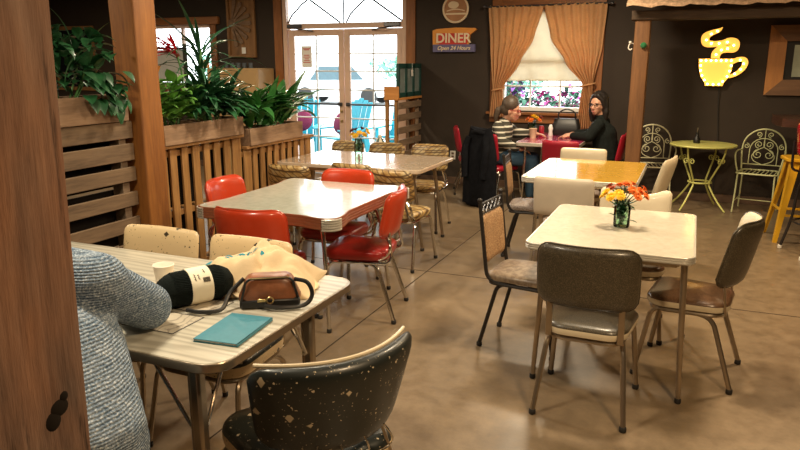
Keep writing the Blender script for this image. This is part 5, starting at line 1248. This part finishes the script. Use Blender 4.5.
def iron_chair(loc, rz, label, mat):
    t = empty('iron_chair', loc, rz, label, 'chair', 'wrought iron garden chairs'); r_ = .0085
    a = MB(); a.tube([(x, y, .44) for x, y in rrect(.40, .36, .38, .06, 5)], r_, 8, closed=True)
    for i in range(-4, 5): a.tube([(i*.042, -.185, .442), (i*.042, .185, .442)], .005, 6)
    a.build('seat', mat, t)
    for sx in (-1, 1):
        for y0_, y1_ in ((.17, .19), (-.16, -.20)): a = MB(); a.tube(bez([(sx*.18, y0_, .44), (sx*.185, y0_*1.02, .22), (sx*.195, y1_, .006)], 4), r_, 8); a.build('leg', mat, t)
        a = MB(); a.tube(bez([(sx*.21, -.19, .66), (sx*.235, -.05, .66), (sx*.235, .08, .63), (sx*.22, .10, .54), (sx*.20, .07, .445)], 5), r_, 8); a.build('arm', mat, t)
    a = MB(); a.tube([(.19, .0, .13), (-.19, 0, .13)], .005, 6)
    for sx in (-1, 1): a.tube([(sx*.19, .185, .13), (sx*.19, -.19, .13)], .005, 6)
    a.build('stretcher', mat, t)
    a = MB(); pts = [(-.20, -.18, .44), (-.215, -.19, .62)]+[(.215*cos(q), -.20-.02*sin(q), .68+.21*sin(q)) for q in [pi-pi*i/14 for i in range(15)]]+[(.215, -.19, .62), (.20, -.18, .44)]; a.tube(bez(pts, 2), r_, 8)
    pts = [(-.14, -.185, .50)]+[(.14*cos(q), -.20, .66+.13*sin(q)) for q in [pi-pi*i/10 for i in range(11)]]+[(.14, -.185, .50)]; a.tube(pts, .0055, 6); a.tube([(-.205, -.186, .50), (.205, -.186, .50)], .006, 6); a.build('back_frame', mat, t)
    a = MB()
    def spiral(cx, cz, r0, turns, a0, d_):
        a.tube([(cx+r0*(1-.8*i/22)*cos(a0+d_*turns*2*pi*i/22), -.198, cz+r0*(1-.8*i/22)*sin(a0+d_*turns*2*pi*i/22)) for i in range(23)], .005, 6)
    for sx in (-1, 1):
        spiral(sx*.055, .61, .052, 1.4, pi/2 if sx > 0 else pi/2, -sx); spiral(sx*.052, .72, .042, 1.4, -pi/2, sx); spiral(sx*.175, .70, .030, 1.3, pi/2, sx); spiral(sx*.06, .83, .032, 1.3, -pi/2, -sx)
        a.tube(bez([(sx*.004, -.19, .50), (sx*.09, -.192, .54), (sx*.11, -.196, .60), (sx*.05, -.198, .665), (0, -.198, .70), (0, -.2, .79), (0, -.21, .885)], 5), .005, 6)
    a.build('scrollwork', mat, t); return t
iron_chair((.70, 8.38, 0), R(168), 'pale lime iron garden chair with scroll back right of the bistro table', M['ironpale'])
iron_chair((-.40, 8.50, 0), R(190), 'cream iron garden chair with scroll back behind the awning post', M['ironcream'])

# stools and bar
def yellow_stool(loc, rz):
    t = empty('bar_stool', loc, rz, 'yellow metal bar stool near the right edge', 'stool')
    a = MB(); a.loft([[(x, y, z) for x, y in rrect(w_, w_, w_, .05, 5)] for w_, z in ((.30, .735), (.31, .74), (.31, .76), (.29, .768), (.25, .764), (.1, .762))]); a.build('seat', M['yellowmetal'], t)
    for sx in (-1, 1):
        for sy in (-1, 1):
            a = MB(); rings = []
            for k in range(7):
                f = k/6; c_ = .115+.095*f; hw_ = .030-.012*f; z = .738*(1-f)+.0; th = .008
                P0 = Vector((sx*c_, sy*c_, z)); px = Vector((-sx, 0, 0)); py = Vector((0, -sy, 0)); wd = .075*(1-f)+.034*f
                rings.append([P0, P0+px*wd, P0+px*wd+py*th, P0+(px+py)*th*1.2, P0+py*wd+px*th, P0+py*wd])
            a.loft(rings); lo = a.build('leg', M['yellowmetal'], t, sharp=25)
    a = MB(); c_ = .180; z = .25
    a.box((0, c_-.01, z), (2*c_-.03, .006, .024), .002); a.box((0, -c_+.01, z), (2*c_-.03, .006, .024), .002); a.box((c_-.01, 0, z+.05), (.006, 2*c_-.03, .024), .002); a.box((-c_+.01, 0, z+.05), (.006, 2*c_-.03, .024), .002); a.build('foot_rail', M['yellowmetal'], t)
yellow_stool((.945, 7.20, 0), R(8))
def red_stool(loc, rz, label):
    t = empty('bar_stool', loc, rz, label, 'stool', 'red stools at the bar')
    a = MB(); a.lathe([(0, .70), (.17, .70), (.19, .715), (.195, .74), (.185, .765), (.14, .78), (0, .785)], n=28); a.build('seat', M['stoolred'], t)
    a = MB(); backpad(a, .40, .84, 1.12, .05, .09, .03, -.20, .07); a.build('backrest', [M['stoolred']]*2, t)
    for sx in (-1, 1):
        a = MB(); a.tube(bez([(sx*.12, -.10, .695), (sx*.14, -.20, .72), (sx*.14, -.215, .82), (sx*.14, -.215, .96)], 5), .011, 8); a.build('back_support', M['stoolframe'], t)
        for sy in (-1, 1):
            a = MB(); a.tube(bez([(sx*.09, sy*.09, .70), (sx*.135, sy*.135, .55), (sx*.155, sy*.155, .28), (sx*.20, sy*.20, .012)], 5), .0125, 8); lo = a.build('leg', M['stoolframe'], t); g = MB(); g.lathe([(.014, 0), (.018, .004), (.018, .03), (.014, .034)], (sx*.20, sy*.20, 0), 12); g.build('foot_cap', M['plastic'], lo)
    a = MB(); a.tube([(.19*cos(q), .19*sin(q), .28) for q in [2*pi*i/28 for i in range(28)]], .010, 8, closed=True); a.build('foot_ring', M['stoolframe'], t)
red_stool((1.055, 6.64, 0), R(-72), 'red vinyl bar stool with dark legs at the right edge beside yellow stool')
br = empty('bar_counter', (0, 0, 0), 0, 'dark reddish wooden bar counter at the right edge', 'counter')
a = MB(); poly = [(.755, 8.30), (.76, 8.0), (.80, 7.74), (.92, 7.70), (1.6, 7.72), (2.4, 7.70), (2.4, 8.32), (1.5, 8.30)]; a.prism(poly, .99, 1.075); a.build('slab_top', M['barwood'], br)
a = MB(); a.box((1.75, 8.08, .495), (1.2, .36, .99), .006); a.build('base_panel', M['beamwood'], br)

# ------------------------------------------------------------------ outside
gr = MB(); gr.box((-4, 20, -.08), (60, 22, .1), 0); struct('ground', gr, M['concrete'])
def adirondack(loc, rz, label):
    t = empty('garden_chair', loc, rz, label, 'chair', 'turquoise garden chairs outside'); a = MB()
    for i in range(5): a.box((-.22+.11*i, -.28, .62+.03*(2-abs(i-2))), (.10, .025, .75), .008, Euler((R(18), 0, 0)))
    a.build('backrest', M['tealplastic'], t); a = MB()
    for i in range(5): a.box((0, -.12+.11*i, .34+.02*i), (.52, .10, .022), .006)
    a.build('seat', M['tealplastic'], t)
    for sx in (-1, 1):
        a = MB(); a.box((sx*.31, .05, .56), (.12, .70, .025), .008); a.build('arm', M['tealplastic'], t); a = MB(); a.box((sx*.29, .32, .25), (.03, .10, .58), .006); a.build('leg', M['tealplastic'], t); a = MB(); a.box((sx*.29, -.25, .22), (.03, .12, .50), .006, Euler((R(-14), 0, 0))); a.build('leg', M['tealplastic'], t)
    return t
adirondack((-6.30, 10.5, -.03), R(200), 'turquoise garden chair behind the planter seen through left door pane')
adirondack((-5.35, 10.3, -.03), R(160), 'turquoise garden chair seen through the door beside the centre stile')
adirondack((-4.6, 10.9, -.03), R(180), 'turquoise garden chair seen through right door pane')
for i, (x, y, l) in enumerate(((-6.27, 10.48, 'maroon round cushion on the left turquoise chair outside'), (-5.38, 10.28, 'maroon round cushion on the middle turquoise chair outside'))):
    a = MB(); a.ball((0, 0, 0), (.19, .07, .19), 18, 12); o = a.build('cushion', M['purplecush']); o.location = (x, y-.02, .62); o.rotation_euler = (R(-18), 0, R(20 if i == 0 else -20)); tag(o, l, 'cushion')
def car(loc, rz, label, mat, h=1.5, name='car'):
    t = empty(name, loc, rz, label, 'car'); a = MB()
    prof = [(-2.1, .35), (-2.15, .75), (-1.3, .88), (-.75, h), (.75, h), (1.35, .95), (2.1, .88), (2.15, .4), (1.9, .3), (-1.9, .3)]
    a.loft([[(x, y*1, z) for x, z in prof] for y in (-.85, .85)]); a.build('car_body', mat, t); a = MB()
    for y in (-.856, .856): a.prism([(-1.1, .92), (-.68, h-.1), (.68, h-.1), (1.15, .95)], y-.002, y+.002, 1)
    a.build('window', M['carglass'], t)
    for x in (-1.3, 1.35):
        for y in (-.8, .8): a = MB(); a.T = Matrix.Translation((x, y, .33)) @ Euler((R(90), 0, 0)).to_matrix().to_4x4(); a.lathe([(0, -.1), (.3, -.1), (.33, -.06), (.33, .06), (.3, .1), (0, .1)], n=20); a.build('wheel', M['rubber'], t)
    return t
car((-13.0, 25.0, -.03), R(6), 'white car parked outside beyond the right door pane', M['cartruck'], 1.55)
car((-9.0, 28.5, -.03), R(4), 'red car parked far outside the doors', M['carred'], 1.3)
def shrub(loc, rx, ry, rz_, n, label, mats, name='shrub', pot=True, ls=.12):
    t = empty(name, loc, 0, label, 'flowers' if len(mats) > 1 else 'shrub')
    for mi, mt in enumerate(mats):
        a = MB()
        for i in range(n if mi == 0 else n//2):
            th, ph = U(0, 2*pi), math.acos(U(-.6, 1)); k = U(.7, 1.0)*(1 if mi == 0 else 1.06); p = (rx*k*sin(ph)*cos(th), ry*k*sin(ph)*sin(th), rz_*(1+k*cos(ph))); leaf(a, p, U(0, 6.3), U(-.6, 1.2), ls*U(.7, 1.3), ls*.6, .8, .15, 1, 3)
        a.build('foliage' if mi == 0 else 'blossoms', mt, t, weld=False, sharp=80)
    a = MB(); a.lathe([(0, -.0), (.12, 0), (.16, rz_*.9), (.0, rz_*.9)], n=14); a.build('pot' if pot else 'trunk', M['stone'], t)
for i, (x, y, z, r_, ms, l, l2) in enumerate(((-2.75, 9.9, .62, .26, ('hedge', 'pinkflower'), 'pink flowers outside at the left of curtained window', 'leftmost'), (-2.12, 10.1, .80, .26, ('hedge', 'pinkflower'), 'magenta flower clump outside the middle of curtained window', 'middle'), (-1.55, 9.9, .55, .28, ('hedge', 'purpleflower'), 'violet flowers outside at the right of curtained window', 'third'), (-2.7, 11.0, .95, .22, ('hedge', 'purpleflower'), 'violet flowers high outside the curtained window', 'tall rear'), (-1.75, 10.9, .80, .26, ('hedge', 'pinkflower'), 'pink flowers outside beside right burlap curtain', 'right rear'))):
    s = MB(); s.box((x, y, z/2-.03), (.36, .36, z), .01); o = s.build('plant_stand', M['palletgrey']); tag(o, l2+' wooden plant stand under flowers outside the curtained window', 'stand')
    shrub((x, y, z-.03), r_, r_, .22, 130, l, [M[k] for k in ms], 'flower_pot', True, .12)
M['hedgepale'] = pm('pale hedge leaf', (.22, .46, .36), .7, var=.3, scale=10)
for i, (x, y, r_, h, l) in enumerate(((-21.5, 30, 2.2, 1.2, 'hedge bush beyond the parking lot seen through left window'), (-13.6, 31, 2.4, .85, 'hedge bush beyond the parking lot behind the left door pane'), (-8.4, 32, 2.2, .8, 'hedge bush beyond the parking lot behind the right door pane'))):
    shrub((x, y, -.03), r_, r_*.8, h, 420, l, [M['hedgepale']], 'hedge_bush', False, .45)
